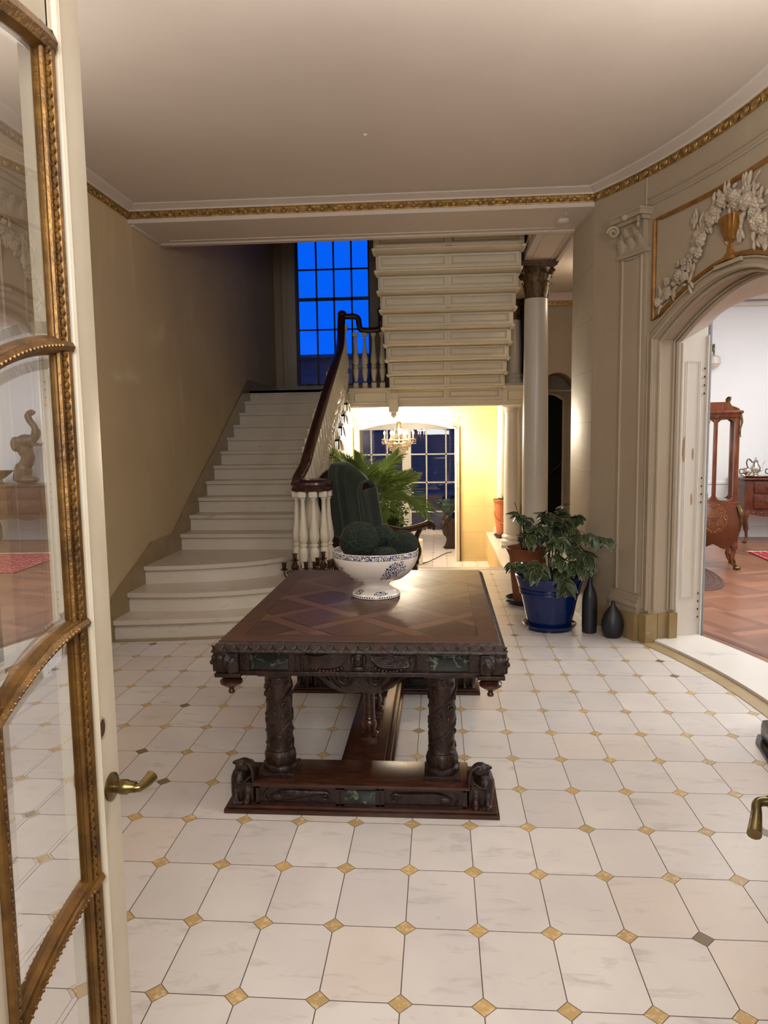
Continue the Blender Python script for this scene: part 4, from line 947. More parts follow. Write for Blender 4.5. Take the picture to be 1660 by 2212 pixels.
# plinths with lions
LX = (-.69, .004)
def plinth(y0, y1, front):
    yc = (y0+y1)/2
    m = MB(); m.box(-.906, .236, y0, y1, 0, .018, .003); m.box(-.896, .226, y0+.008, y1-.008, .018, .034, .006); m.build('base_moulding', 'darkp', TB)
    m = MB(); m.box(-.775, .105, y0+.03, y1-.03, .03, .118); 
    for x in (-.765, -.43, -.41, -.262, -.242, .095): m.box(x-.008, x+.008, y0+.022, y0+.04, .03, .115)
    m.box(-.77, .10, y0+.022, y0+.04, .032, .042); m.box(-.77, .10, y0+.022, y0+.04, .104, .116); m.build('plinth', 'dark', TB)
    m = MB(); m.box(-.785, .115, y0+.012, y1-.012, .114, .130, .006); m.build('plinth_top', 'darkp', TB)
    m = MB(); m.box(-.402, -.27, y0+.020, y0+.04, .044, .102, .002); m.build('marble_panel', 'gmarble', TB)
    for s_, xc in ((-1, -.595), (1, -.075)):
        yy = y0+.028; m = MB()
        for q in range(5): m.tube(spline([(xc+s_*.0-s_*-.10, yy, .055+.006*q), (xc+s_*.05, yy-.006, .06+.008*q), (xc-s_*.02, yy-.008, .075+.004*q), (xc-s_*(.09+.006*q), yy-.003, .088+.0*q)], 4), .006, 5)
        spiral(m, (xc-s_*.115, yy-.004, .07), (s_, 0, 0), (0, 0, 1), .022, 1.4, .006); m.blob((xc+s_*.09, yy-.004, .066), (.03, .010, .016)); m.tube(spline([(xc+s_*.13, yy, .05), (xc+s_*.145, yy-.004, .07), (xc+s_*.13, yy, .098)], 4), .005, 5)
        m.build('plinth_relief', 'dark', TB)
    for xc, s_ in ((-.83, -1), (.16, 1)):
        m = MB(); m.box(xc-.05, xc+.045, y0+.035, y1-.03, .03, .12)
        m.blob((xc+s_*.016, yc+.02, .10), (.044, .09, .06), None, 12, 8); m.blob((xc+s_*.022, y0+.075, .115), (.040, .048, .058), None, 12, 8)     # body, breast
        hx, hy, hz_ = xc-s_*.004, y0+.062, .186
        m.blob((hx, hy, hz_), (.036, .034, .028), M.Rotation(-s_*.35, 3, 'Y'), 12, 8)
        m.blob((hx+s_*.030, hy-.004, hz_+.010), (.018, .016, .013)); m.blob((hx+s_*.046, hy-.004, hz_+.010), (.008, .009, .007)); m.blob((hx+s_*.028, hy-.006, hz_-.010), (.016, .014, .006)); m.blob((hx+s_*.018, hy-.028, hz_+.012), (.010, .006, .006))
        for q in range(8): m.tube(spline([(hx-s_*.006, hy-.034+.006*q, hz_+.026-.002*q), (hx-s_*.034, hy-.042+.008*q, hz_+.010-.003*q), (hx-s_*.044, hy-.044+.010*q, hz_-.03), (hx-s_*.040, hy-.040+.012*q, hz_-.075)], 4), [.008]*9+[.006]*4, 6)
        for q in (-.026, .024): m.blob((xc+q+s_*.006, y0+.028, .043), (.018, .032, .014)); m.tube(spline([(xc+q+s_*.006, y0+.03, .05), (xc+q+s_*.008, y0+.042, .075), (xc+q+s_*.01, y0+.055, .11)], 3), [.016]*3+[.02]*4, 7)
        for q in range(4): m.blob((xc+s_*(.008+.012*q), y0+.014, .040), (.005, .010, .010))
        m.tube(spline([(xc+s_*.045, y0+.05, .15), (xc+s_*.01, y0+.022, .12), (xc-s_*.04, y0+.026, .155)], 5), .006, 5)
        sculpt(m, 'carved_lion', TB, .0046, 'dark', 1)
    yl = yc+.005
    for x in LX:
        m = MB(); m.box(x-.075, x+.075, yl-.075, yl+.075, .128, .150, .003)
        def wob(r, z, a): return r*(1+(.035*sin(3*a-z*26)+.02*sin(7*a+z*40) if .24 < z < .54 else (.05*cos(8*a) if .17 < z < .22 else 0)))
        m.lathe([(.072, .15), (.074, .162), (.070, .172), (.060, .176), (.064, .186), (.066, .205), (.064, .222), (.057, .232), (.060, .238), (.0555, .245)]+[(.0555, .245+.305*i/24) for i in range(1, 25)]+[(.058, .556), (.064, .562), (.064, .570)], (x, yl, 0), 40, fn=wob)
        for ph in (0, pi):
            m.tube([(x+.057*cos(ph+4.2*i/24*pi*.55), yl+.057*sin(ph+4.2*i/24*pi*.55), .25+.29*i/24) for i in range(25)], .0045, 5)
            for i in range(2, 24, 3):
                a = ph+4.2*i/24*pi*.55+.35; m.blob((x+.057*cos(a), yl+.057*sin(a), .26+.29*i/24), (.006, .014, .009), M.Rotation(a, 3, 'Z') @ M.Rotation(.6, 3, 'X'), 6, 4)
                a2 = a+.75; e2 = V((cos(a2), sin(a2), 0)); t2 = V((-sin(a2), cos(a2), 0)); spiral(m, V((x, yl, .265+.285*i/24))+e2*.056, t2, (0, 0, 1), .017, 1.3, .0042, 16)
                a3 = a+1.5; m.blob((x+.056*cos(a3), yl+.056*sin(a3), .255+.285*i/24), (.005, .006, .013), M.Rotation(a3, 3, 'Z') @ M.Rotation(-.5, 3, 'X'), 6, 4)
        m.box(x-.072, x+.072, yl-.07, yl+.07, .568, .580, .002); m.build('leg', 'dark', TB)
plinth(2.84, 3.10, True); plinth(4.27, 4.53, False)
m = MB(); m.box(-.43, -.252, 3.08, 4.29, .06, .126, .004); m.build('stretcher', 'darkp', TB)
m = MB()
for s_, xe in ((1, -.252), (-1, -.43)):
    m.box(min(xe, xe+s_*.022), max(xe, xe+s_*.022), 3.09, 4.28, .04, .10, .004); m.box(min(xe, xe+s_*.034), max(xe, xe+s_*.034), 3.09, 4.28, .02, .06, .004)
m.build('stretcher_moulding', 'darkp', TB)
for y in (3.33, 3.66, 3.99):
    m = MB(); x = -.338; m.box(x-.04, x+.04, y-.04, y+.04, .125, .145, .003); m.lathe([(.036, .145), (.038, .155), (.026, .162), (.03, .172), (.036, .195), (.034, .215), (.027, .225), (.031, .232), (.027, .24), (.026, .45), (.03, .46), (.03, .58)], (x, y, 0), 24); m.build('turned_post', 'darkp', TB)
# scrolled bracket board under the apron
for yb in (3.07, 4.29):
    m = MB(); cx2 = -.345; zt = AZ0
    out = [(-.30, 0), (-.30, -.015), (-.265, -.03), (-.22, -.035), (-.185, -.06), (-.14, -.105), (-.09, -.128), (-.04, -.135), (0, -.128)]
    poly = [(cx2+a, zt+b) for a, b in out]+[(cx2-a, zt+b) for a, b in out[:-1][::-1]]
    m.prism(poly, yb-.012, yb+.012, lambda x, y, z: (x, z, y)); 
    for s_ in (-1, 1):
        spiral(m, (cx2+s_*.062, yb-.014, zt-.058), (-s_, 0, 0), (0, 0, 1), .05, 2.1, .010, 34)
        spiral(m, (cx2+s_*.26, yb-.012, zt-.02), (s_, 0, 0), (0, 0, -1), .024, 1.4, .007)
        for q in range(6): m.tube(spline([(cx2+s_*(.09+.022*q), yb-.014, zt-.112+.014*q), (cx2+s_*(.125+.022*q), yb-.018, zt-.085+.012*q), (cx2+s_*(.15+.026*q), yb-.012, zt-.03)], 4), [.008]*5+[.006]*3+[.003], 5)
    m.build('scroll_bracket', 'dark', TB)

# ================================================================== BOWL OF MOSS BALLS
bx, by = -.336, 3.76
BW = thing('footed_bowl', 'blue and white floral footed punch bowl on the carved table', 'bowl', (bx, by, ZT))
m = MB()
inn = [(.0, .083), (.08, .088), (.145, .115), (.19, .16), (.212, .21), (.218, .243)]
outp = [(.219, .2445), (.2235, .2445), (.2245, .241), (.2225, .215), (.2175, .19), (.205, .16), (.18, .125), (.145, .098), (.10, .083), (.080, .076), (.076, .070), (.070, .064), (.068, .058), (.074, .052), (.092, .040), (.113, .028), (.124, .017), (.127, .010), (.127, .004), (.122, 0), (.10, 0)]
m.lathe(inn+outp, (0, 0, 0), 64); m.build('bowl', 'bowl', BW, local=True)
balls = [('large mossy ball at the front left of the bowl', -.413, 3.705, 1.018, .101), ('dark mossy ball at the back centre of the bowl', -.31, 3.875, 1.0, .078), ('mossy ball at the right rim of the bowl', -.193, 3.775, .985, .079), ('mossy ball low at the front centre of the bowl', -.280, 3.660, .922, .074)]
for j, (lb, x, y, z, r) in enumerate(balls):
    t = thing('moss_ball', lb, 'moss ball', (x, y, z), group='moss balls in the bowl')
    m = MB(); rnd = random.Random(j)
    bmesh.ops.create_icosphere(m.b, subdivisions=4, radius=r)
    for v in m.b.verts: v.co *= 1+rnd.gauss(0, .012)
    m.build('ball', 'moss', t, local=True)
    m = MB()
    for k in range(46):
        ax = V((rnd.gauss(0, 1), rnd.gauss(0, 1), rnd.gauss(0, 1))).normalized(); p = ax.orthogonal().normalized(); p.rotate(Q(ax, rnd.uniform(0, 6.28)))
        ln = rnd.uniform(.6, 2.2); off = rnd.uniform(-.5, .5); pts = []
        for i in range(13):
            q = p.copy(); q.rotate(Q(ax, ln*i/12)); q = (q+ax*(off+.12*sin(i*.7+k))).normalized(); pts.append(q*(r*(1.012+.02*abs(sin(i*.9+k)))))
        m.tube(pts, .0009, 3)
    m.build('twine', 'twine', t, local=True)
# ================================================================== PLANTS AND VASES
def leaf(m, lay, base, d, nrm, L, W, droop=.35, fold=.25):
    d = V(d).normalized(); n = V(nrm); n = (n-d*n.dot(d)).normalized(); s = d.cross(n)
    cols = (-1, -.78, 0, .78, 1); rows = []
    for i in range(7):
        t = i/6; w = W*.5*(sin(pi*min(1, t**.75))**.8 if 0 < t < 1 else .02)*(1.05-.25*t)
        p = V(base)+d*(L*t)+n*(-droop*L*t*t)
        row = []
        for c in cols:
            v = m.b.verts.new(p+s*(c*w)+n*(fold*abs(c)*w)); row.append((v, c, t))
        rows.append(row)
    for a, b in zip(rows, rows[1:]):
        for i in range(4):
            f = m.b.faces.new((a[i][0], a[i+1][0], b[i+1][0], b[i][0]))
            if lay is not None:
                for lp in f.loops:
                    for v, c, t in a+b:
                        if v is lp.vert:
                            lp[lay] = (1.0 if abs(c) > .9 or t > .98 else (0.45 if abs(c) > .5 else 0.0), 1.0 if c == 0 else 0.0, 0, 1)
def newleafmesh():
    m = MB(); lay = m.b.loops.layers.color.new('edge'); return m, lay
# ---- variegated plant in the cobalt pot
PT = thing('potted_plant', 'trailing cream-edged leafy plant in a cobalt blue glazed pot on a saucer', 'potted plant', (.872, 5.83, 0))
m = MB(); m.lathe([(.0, .012), (.17, .012), (.205, .03), (.213, .045), (.206, .048), (.185, .032), (.0, .03)], (.872, 5.83, 0), 44); m.lathe([(.17, 0), (.17, .012), (0, .012)], (.872, 5.83, 0), 44); m.build('saucer', 'blue', PT)
m = MB(); m.lathe([(.0, .035), (.172, .035), (.178, .06), (.222, .27), (.226, .285), (.236, .29), (.238, .302), (.232, .312), (.241, .318), (.244, .33), (.238, .34), (.247, .346), (.262, .40), (.27, .425), (.272, .436), (.264, .442), (.252, .436), (.245, .40), (.0, .39)], (.872, 5.83, 0), 56); m.build('pot', 'blue', PT)
m = MB(); m.lathe([(.246, .398), (.12, .412), (0, .415)], (.872, 5.83, 0), 28); m.build('soil', 'soil', PT)
BR = [[(0.87, 5.85, 0.41), (0.88, 5.85, 0.7), (0.92, 5.88, 0.88), (0.97, 5.9, 0.96)], [(0.86, 5.85, 0.41), (0.8, 5.8, 0.67), (0.69, 5.78, 0.87), (0.62, 5.75, 0.92)], [(0.88, 5.85, 0.41), (0.99, 5.75, 0.73), (1.10, 5.6, 0.78), (1.25, 5.5, 0.77)], [(0.88, 5.85, 0.41), (1.03, 5.7, 0.63), (1.12, 5.62, 0.63), (1.165, 5.6, 0.57)], [(0.88, 5.8, 0.41), (0.91, 5.6, 0.5), (0.94, 5.52, 0.45), (0.94, 5.5, 0.40)], [(0.85, 5.85, 0.41), (0.72, 5.75, 0.51), (0.63, 5.7, 0.54), (0.56, 5.7, 0.55)], [(0.88, 5.85, 0.41), (0.88, 5.7, 0.68), (0.9, 5.62, 0.75), (0.93, 5.58, 0.73)], [(0.88, 5.85, 0.41), (0.98, 5.9, 0.8), (1.04, 5.9, 0.88), (1.08, 5.9, 0.89)], [(0.88, 5.85, 0.41), (0.76, 5.75, 0.71), (0.71, 5.7, 0.77), (0.68, 5.68, 0.75)], [(0.88, 5.85, 0.41), (0.78, 5.65, 0.55), (0.75, 5.58, 0.53), (0.71, 5.55, 0.50)], [(.88, 5.85, .41), (.84, 5.8, .7), (.80, 5.75, .82), (.77, 5.7, .84)], [(.88, 5.85, .41), (.95, 5.75, .68), (1.0, 5.66, .70), (1.04, 5.6, .66)], [(.88, 5.85, .41), (.86, 5.65, .6), (.88, 5.56, .62), (.93, 5.52, .58)], [(.88, 5.85, .41), (.95, 5.86, .72), (1.0, 5.82, .82), (1.06, 5.78, .80)], [(.88, 5.85, .41), (1.0, 5.66, .56), (1.05, 5.58, .56), (1.09, 5.55, .52)], [(.88, 5.85, .41), (.86, 5.86, .74), (.85, 5.86, .88), (.83, 5.85, .92)]]
ms = MB(); ml, lay = newleafmesh(); rnd = random.Random(11)
for b in BR:
    pts = spline(b, 7); ms.tube(pts, [.007*(1-.7*i/(len(pts)-1)) for i in range(len(pts))], 5)
    n = len(pts)
    for i in range(int(n*.36), n):
        t = i/(n-1); d = (pts[min(i+1, n-1)]-pts[i-1]).normalized()
        for s_ in (-1, 1):
            if i < n*.5 and rnd.random() < .4: continue
            sd = d.cross(V((0, 0, 1))); sd = sd.normalized() if sd.length > .1 else V((1, 0, 0))
            dr = d*rnd.uniform(.2, .7)+sd*s_*rnd.uniform(.5, 1.0)+V((rnd.gauss(0, .2), rnd.gauss(-.12, .2), rnd.uniform(-.75, .05)))
            L = rnd.uniform(.088, .132)*(1.0 if t < .9 else .8)
            leaf(ml, lay, pts[i], dr, V((rnd.gauss(0, .3), -.35+rnd.gauss(0, .3), 1)), L, L*rnd.uniform(.55, .66), rnd.uniform(.15, .5), rnd.uniform(.05, .3))
    leaf(ml, lay, pts[-1], (pts[-1]-pts[-3])+V((0, 0, -.01)), V((0, -.4, 1)), .08, .045)
ms.tube([(.62, 5.75, .92), (.60, 5.75, .97), (.585, 5.75, 1.02)], .0025, 4)
ms.build('stem', 'stem', PT); ml.build('foliage', 'leaf', PT, smooth=0, fix=False)
bpy.context.view_layer.update()
# ---- brown terracotta pot with a cut-back stump behind it
BT = thing('terracotta_planter', 'brown terracotta pot with a shaggy cut-back plant behind the blue pot', 'planter', (.78, 6.72, 0))
m = MB(); m.lathe([(0, .02), (.12, .02), (.125, .04), (.15, .25), (.158, .38), (.163, .44), (.18, .475), (.192, .50), (.194, .512), (.186, .518), (.172, .505), (.155, .46), (0, .455)], (.80, 6.72, 0), 40); m.build('pot', 'terrad', BT)
m = MB(); m.lathe([(0, 0), (.17, 0), (.19, .03), (.20, .05), (.193, .052), (.17, .02), (0, .02)], (.80, 6.72, 0), 36); m.blob((.625, 6.62, .04), (.03, .02, .012)); m.build('saucer', 'black', BT)
m = MB(); rnd = random.Random(5)
m.tube(spline([(.83, 6.70, .44), (.80, 6.7, .52), (.78, 6.68, .60), (.84, 6.66, .66), (.92, 6.66, .68)], 5), .055, 8)
for i in range(260):
    p = spline([(.83, 6.70, .47), (.80, 6.7, .54), (.78, 6.68, .60), (.84, 6.66, .66), (.92, 6.66, .68)], 10)[rnd.randrange(40)]; d = V((rnd.gauss(0, 1), rnd.gauss(0, 1), rnd.gauss(.3, 1))).normalized(); m.tube([p+d*.045, p+d*.075], [.007, .002], 4)
m.build('stump', mk('dry_brown_stump', (70, 48, 32), (44, 30, 22), .9, nscale=30), BT)
# ---- vases
V1 = MB(); V1.lathe([(0, 0), (.048, 0), (.055, .006), (.057, .05), (.0585, .15), (.057, .26), (.052, .30), (.038, .345), (.024, .372), (.019, .385), (.019, .44), (.017, .442), (.015, .39), (0, .38)], (1.163, 5.70, 0), 40)
tag(V1.build('bottle_vase', 'black'), 'tall black bottle-shaped vase beside the blue pot', 'vase')
V1 = MB(); V1.lathe([(0, 0), (.052, 0), (.062, .006), (.078, .05), (.084, .095), (.080, .135), (.062, .185), (.036, .225), (.018, .248), (.015, .258), (.016, .278), (.013, .279), (.011, .255), (0, .24)], (1.312, 5.575, 0), 40)
tag(V1.build('teardrop_vase', 'black'), 'squat black teardrop vase near the foot of the pilaster', 'vase')

# ---- palm behind the chair
PM = thing('potted_palm', 'green feathery palm in front of the glowing lower hall', 'potted plant', (-.78, 8.0, 0))
FR = [[(-0.8, 8, 0.5), (-0.84, 8, 0.95), (-0.94, 8, 1.16), (-1.19, 8, 1.37)], [(-0.77, 8, 0.5), (-0.74, 8, 0.9), (-0.64, 8.05, 1.1), (-0.46, 8.1, 1.32)], [(-0.77, 8, 0.5), (-0.63, 7.9, 0.83), (-0.40, 7.8, 0.94), (-0.14, 7.7, 0.76)], [(-0.79, 8, 0.5), (-0.81, 8, 1.0), (-0.85, 8, 1.18), (-0.93, 8, 1.30)], [(-0.77, 8, 0.5), (-0.75, 7.8, 0.87), (-0.77, 7.6, 1.00), (-0.97, 7.4, 1.06)], [(-0.77, 8, 0.5), (-0.63, 8.2, 0.83), (-0.47, 8.3, 1.0), (-0.33, 8.4, 1.10)], [(-0.77, 8, 0.5), (-0.66, 7.7, 0.88), (-0.57, 7.5, 0.92), (-0.49, 7.3, 0.76)], [(-0.79, 8, 0.5), (-0.93, 8.3, 0.88), (-1.1, 8.4, 1.08), (-1.17, 8.45, 1.10)], [(-0.77, 8, 0.5), (-0.82, 8.2, 0.9), (-0.80, 8.3, 1.08), (-0.66, 8.35, 1.16)], [(-.77, 8, .5), (-.85, 7.8, .85), (-.95, 7.6, .95), (-1.08, 7.5, .9)], [(-.8, 8, .5), (-.9, 8.1, .9), (-1.05, 8.2, 1.12), (-1.28, 8.25, 1.22)], [(-.78, 8, .5), (-.70, 8.0, .88), (-.56, 7.95, 1.04), (-.36, 7.9, 1.10)]]
ms = MB(); ml = MB(); rnd = random.Random(4)
for b in FR:
    pts = spline(b, 12); n = len(pts); ms.tube(pts, [.011*(1-.8*i/(n-1)) for i in range(n)], 5)
    for i in range(int(n*.38), n):
        t = (i/(n-1)-.38)/.62; d = (pts[min(i+1, n-1)]-pts[i-1]).normalized(); sd = d.cross(V((0, -.5, 1))).normalized(); up = sd.cross(d)
        for s_ in (-1, 1):
            for h in (0, .5):
                L = .34*(1-.55*t)*(.75+.25*min(1, t*6)); dr = (d*(.55+.5*t)+sd*s_*.75+up*.25+V((0, 0, rnd.gauss(0, .08)))).normalized()
                p0 = pts[i]-d*(h*.018); q = [p0+dr*(L*f)+V((0, 0, -1))*(.22*L*f*f) for f in (0, .3, .6, .85, 1)]; w = (.003, .0085, .008, .005, .001); pr = dr.cross(V((0, 0, 1))).normalized()*.6+V((0, 0, .8))*(1 if rnd.random() < .5 else -1)*.5
                pr.normalize(); vs = [(ml.b.verts.new(a+pr*c), ml.b.verts.new(a-pr*c)) for a, c in zip(q, w)]
                for (a, b_), (c, d_) in zip(vs, vs[1:]): ml.b.faces.new((a, b_, d_, c))
ms.build('stalk', 'palm', PM); ml.build('frond', 'palm', PM, smooth=0, fix=False)
m = MB(); m.lathe([(0, 0), (.14, 0), (.19, .35), (.205, .37), (.205, .42), (.19, .42), (.18, .38), (0, .37)], (-.78, 8.0, 0), 32); m.build('pot', 'terra', PM)
# ---- small-leaved shrub behind the palm
SH = thing('leafy_shrub', 'bushy plant with small rounded green leaves to the right of the palm', 'potted plant', (-.62, 8.28, 0))
ml = MB(); ms = MB(); rnd = random.Random(9)
for k in range(34):
    e = V((-.62+rnd.uniform(-.32, .34), 8.25+rnd.gauss(0, .1), rnd.uniform(.42, .92))); 
    if k > 28: e = V((-.98+rnd.gauss(0, .05), 8.4, rnd.uniform(1.1, 1.3)))
    pts = spline([(-.62, 8.28, .35), ((-.62+e.x)/2+.02, 8.28, .45+(e.z-.35)*.5), tuple(e)], 8); ms.tube(pts, .004, 4)
    for p in pts[5:]:
        for q in range(3):
            d = V((rnd.gauss(0, 1), rnd.gauss(0, 1), rnd.gauss(.1, .6))); leaf(ml, None, p+d*.01, d, V((rnd.gauss(0, .4), -.3, 1)), rnd.uniform(.045, .065), .036, .2, .15)
ms.build('stem', 'stem', SH); ml.build('foliage', 'small', SH, smooth=0, fix=False)
m = MB(); m.lathe([(0, 0), (.11, 0), (.14, .3), (.15, .34), (.14, .35), (.13, .32), (0, .31)], (-.62, 8.28, 0), 28); m.build('pot', 'black', SH)

# ================================================================== HIGH-BACK ARMCHAIR WITH THROW
ARZ = radians(48)
AC = thing('armchair', 'high-backed dark leather armchair with a long curved wooden arm behind the table', 'armchair', (-.66, 7.0, 0), ARZ)
tilt = M.Translation((-.26, 0, .40)) @ M.Rotation(-.15, 4, 'Y')
def btop(y): return .86-.16*abs(y/.31)**2.4
m = MB(); outl = [(-.31, 0)]+[(lerp(-.31, .31, i/16), btop(lerp(-.31, .31, i/16))) for i in range(17)]+[(.31, 0)]
m.prism(outl, -.05, .06, lambda y, z, x: tilt @ V((x, y, z))); m.build('backrest', 'leather', AC, local=True)
m = MB(); m.tube([tilt @ V((-.052, y, z)) for y, z in outl], .018, 6); m.build('back_frame', 'dark', AC, local=True)
m = MB(); m.box(-.28, .34, -.30, .30, .36, .48, .04); m.build('seat', 'leather', AC, local=True)
m = MB(); m.box(-.28, .34, -.31, .31, .30, .37, .01); m.build('seat_rail', 'dark', AC, local=True)
for s_ in (-1, 1):
    m = MB(); m.tube(spline([(-.26, s_*.32, .76), (-.10, s_*.33, .71), (.10, s_*.34, .665), (.28, s_*.345, .675), (.42, s_*.345, .69), (.48, s_*.345, .67), (.47, s_*.345, .63)], 6), [.026]*12+[.034]*12+[.042]*13, 10, flat=.9); m.build('arm', 'darkp', AC, local=True)
    m = MB(); m.tube(spline([(.34, s_*.33, .655), (.28, s_*.33, .56), (.33, s_*.32, .44), (.31, s_*.31, .36)], 5), .024, 8); m.build('arm_support', 'darkp', AC, local=True)
for x, y in ((-.24, .27), (-.24, -.27), (.30, .27), (.30, -.27)):
    m = MB(); m.tube(spline([(x, y, .32), (x+.015, y, .22), (x-.005, y, .1), (x+.01, y, .0)], 5), [.035]*5+[.025]*5+[.022]*6, 8); m.build('leg', 'darkp', AC, local=True)
TH = thing('throw_blanket', 'dark green velvet throw draped over the back of the leather armchair', 'blanket', (-.66, 7.0, 0), ARZ)
m = MB()
def thr(u, v):
    y = lerp(-.345, .06, v); zt = btop(min(.31, max(-.31, y)))+.03; wv = .007*sin(v*9+u*3)+.003*sin(v*21+1)
    pr = [(.085, zt-.30), (.085, zt-.2), (.08, zt-.08), (.065, zt-.02), (.02, zt+.02), (-.04, zt+.012), (-.075, zt-.05), (-.085, zt*.72), (-.09, zt*.45), (-.10, .14+.10*v)]
    i = u*(len(pr)-1); k = min(int(i), len(pr)-2); x, z = [lerp(pr[k][j], pr[k+1][j], i-k) for j in (0, 1)]
    return tilt @ V((x+(wv if x > 0 else -abs(wv)-wv*.5), y-.02*u*(1-v), z))
m.grid(thr, 44, 44)
m.grid(lambda u, v: tilt @ V((lerp(.095, -.10, v), -.352-.02*u-.006*sin(v*9), lerp(btop(.31)-.01, .34, u))), 24, 8); o = m.build('blanket', 'velvet', TH, local=True, smooth=180)
so = o.modifiers.new('Solidify', 'SOLIDIFY'); so.thickness = .02; so.offset = 1

# ================================================================== CANDELABRA
def candelabrum(x, y, z0, lab, ang):
    t = thing('candelabrum', lab, 'candelabrum', (x, y, z0), ang, group='bronze candelabra at the foot of the stairs')
    m = MB(); m.lathe([(0, 0), (.075, 0), (.078, .012), (.05, .025), (.022, .04), (.018, .07), (.028, .09), (.016, .11), (.014, .2), (.026, .22), (.014, .24), (.012, .30), (.03, .325), (.034, .345), (.018, .36), (.014, .385)], (0, 0, 0), 20); m.build('stem', 'bronze', t, local=True)
    def cup(p):
        m = MB(); m.lathe([(.0, -.014), (.012, -.012), (.030, -.004), (.033, .002), (.028, .002), (.010, .003), (.014, .008), (.017, .022), (.017, .046), (.024, .050), (.024, .054), (.013, .054), (0, .03)], p, 16); m.build('candle_cup', 'bronze', t, local=True)
    cup((0, 0, .395))
    for i in range(4):
        a = 2*pi*i/4; e = V((cos(a), sin(a), 0)); h = .31+.012*(i % 2); m = MB(); m.tube(spline([V((0, 0, .30))+e*.015, V((0, 0, .25))+e*.035, V((0, 0, .245))+e*.065, V((0, 0, .28))+e*.088, V((0, 0, h))+e*.088], 6), .006, 6); spiral(m, V((0, 0, .285))+e*.045, e, (0, 0, 1), .024, 1.4, .005); m.build('arm', 'bronze', t, local=True)
        cup(V((0, 0, h+.012))+e*.088)
    return t
candelabrum(-1.185, 5.84, RISE, 'left of two bronze candelabra at the foot of the stair newel', .2)
candelabrum(-.965, 5.93, RISE, 'right of two bronze candelabra at the foot of the stair newel', .75)

# ================================================================== CHANDELIER
cx_, cy_, cz_ = -.604, 11.0, 1.24
CH = thing('chandelier', 'lit crystal chandelier hanging in the lower hall under the landing', 'chandelier', (cx_, cy_, 2.12))
m = MB(); m.lathe([(0, 0), (.05, 0), (.04, -.025), (.01, -.035), (0, -.035)], (cx_, cy_, 2.12), 16)
for i in range(14): m.tube([(cx_+.007*cos(a)*(1 if i % 2 else .3), cy_+.007*cos(a)*(.3 if i % 2 else 1), 2.08-.021*i+.013*sin(a)) for a in [2*pi*k/8 for k in range(8)]], .0022, 4, closed=True)
m.lathe([(.0, .55), (.02, .54), (.055, .53), (.05, .52), (.008, .515), (.008, .20), (.012, .19), (0, .18)], (cx_, cy_, cz_), 16)
for r, z in ((.15, .24), (.13, .19)): m.tube([(cx_+r*cos(a), cy_+r*sin(a), cz_+z) for a in [2*pi*k/32 for k in range(32)]], .008, 6, closed=True)
m.build('gilt_frame', 'gold', CH)
m = MB(); rb = .0085
def ring(r, z, n, s=1.0):
    for i in range(n): a = 2*pi*i/n+z*31; m.blob((cx_+r*cos(a), cy_+r*sin(a), cz_+z), (rb*s, rb*s, rb*1.25*s), None, 6, 4)
for j in range(14):
    t = j/13; ring(.03+.115*t**1.6, .51-.27*t, 22)
for r, z0_, z1_, n in ((.175, .20, .14, 44), (.135, .14, .09, 36), (.095, .09, .045, 28), (.055, .045, .0, 18)):
    for q in range(4): ring(r, lerp(z0_, z1_, q/3), n)
m.build('crystal_drops', 'crystal', CH)
for i in range(6):
    a = 2*pi*i/6+.12; e = V((cos(a), sin(a), 0)); p = V((cx_, cy_, cz_))
    m = MB(); m.tube(spline([p+e*.14+V((0, 0, .2)), p+e*.18+V((0, 0, .185)), p+e*.21+V((0, 0, .21)), p+e*.215+V((0, 0, .245))], 5), .007, 6)
    m.lathe([(0, 0), (.035, .008), (.038, .012), (.01, .014), (.01, .08), (0, .08)], p+e*.215+V((0, 0, .245)), 12); ar = m.build('arm', 'gold', CH)
    m = MB()
    for q in range(4):
        for k in range(12): b = 2*pi*k/12; m.blob(p+e*.215+V((.038*cos(b), .038*sin(b), .245-.02*q)), (.006, .006, .009), None, 5, 4)
    m.build('crystal_fringe', 'crystal', ar)
    m = MB(); m.lathe([(0, .0), (.010, .004), (.014, .022), (.009, .045), (0, .06)], p+e*.215+V((0, 0, .325)), 12); m.build('bulb', 'bulb', ar)

# ================================================================== LOWER HALL THINGS
LP = thing('terracotta_pot', 'orange terracotta pot with a rope swag on the ledge behind the small column', 'planter', (.935, 11.0, 0))
m = MB(); m.lathe([(0, .05), (.10, .05), (.105, .08), (.13, .30), (.14, .50), (.143, .53), (.155, .545), (.158, .575), (.150, .58), (.135, .55), (0, .54)], (.955, 11.0, 0), 36); m.tube(spline([(.955-.137*cos(a), 11.0-.137*sin(a)-.004, .40-.17*sin(min(pi, a*1.15))) for a in [k*pi/10 for k in range(11)]], 3), .012, 6); m.build('pot', 'terra', LP)
m = MB(); m.lathe([(0, 0), (.09, 0), (.125, .04), (.13, .055), (.12, .055), (.09, .02), (0, .05)], (.935, 10.97, 0), 30); m.build('saucer', 'black', LP)
m = MB(); rnd = random.Random(2)
for k in range(40): d = V((rnd.gauss(0, 1), rnd.gauss(0, 1), 1.2)).normalized(); m.tube([V((.955, 11, .53)), V((.955, 11, .53))+d*.06, V((.955, 11, .53))+d*rnd.uniform(.10, .15)+V((0, 0, -.015))], [.008, .006, .001], 4)
m.build('foliage', 'small', LP)
AP = thing('air_purifier', 'small white box-shaped appliance with a yellow sticker on the lower floor', 'appliance', (-.41, 11.35, -.465))
m = MB(); m.box(-.53, -.268, 11.26, 11.44, -.465, -.07, .025); m.build('body', 'plasticw', AP)
m = MB(); m.box(-.32, -.29, 11.257, 11.262, -.13, -.10); m.build('sticker', mk('yellow_sticker', (226, 196, 40), None, .5), AP)
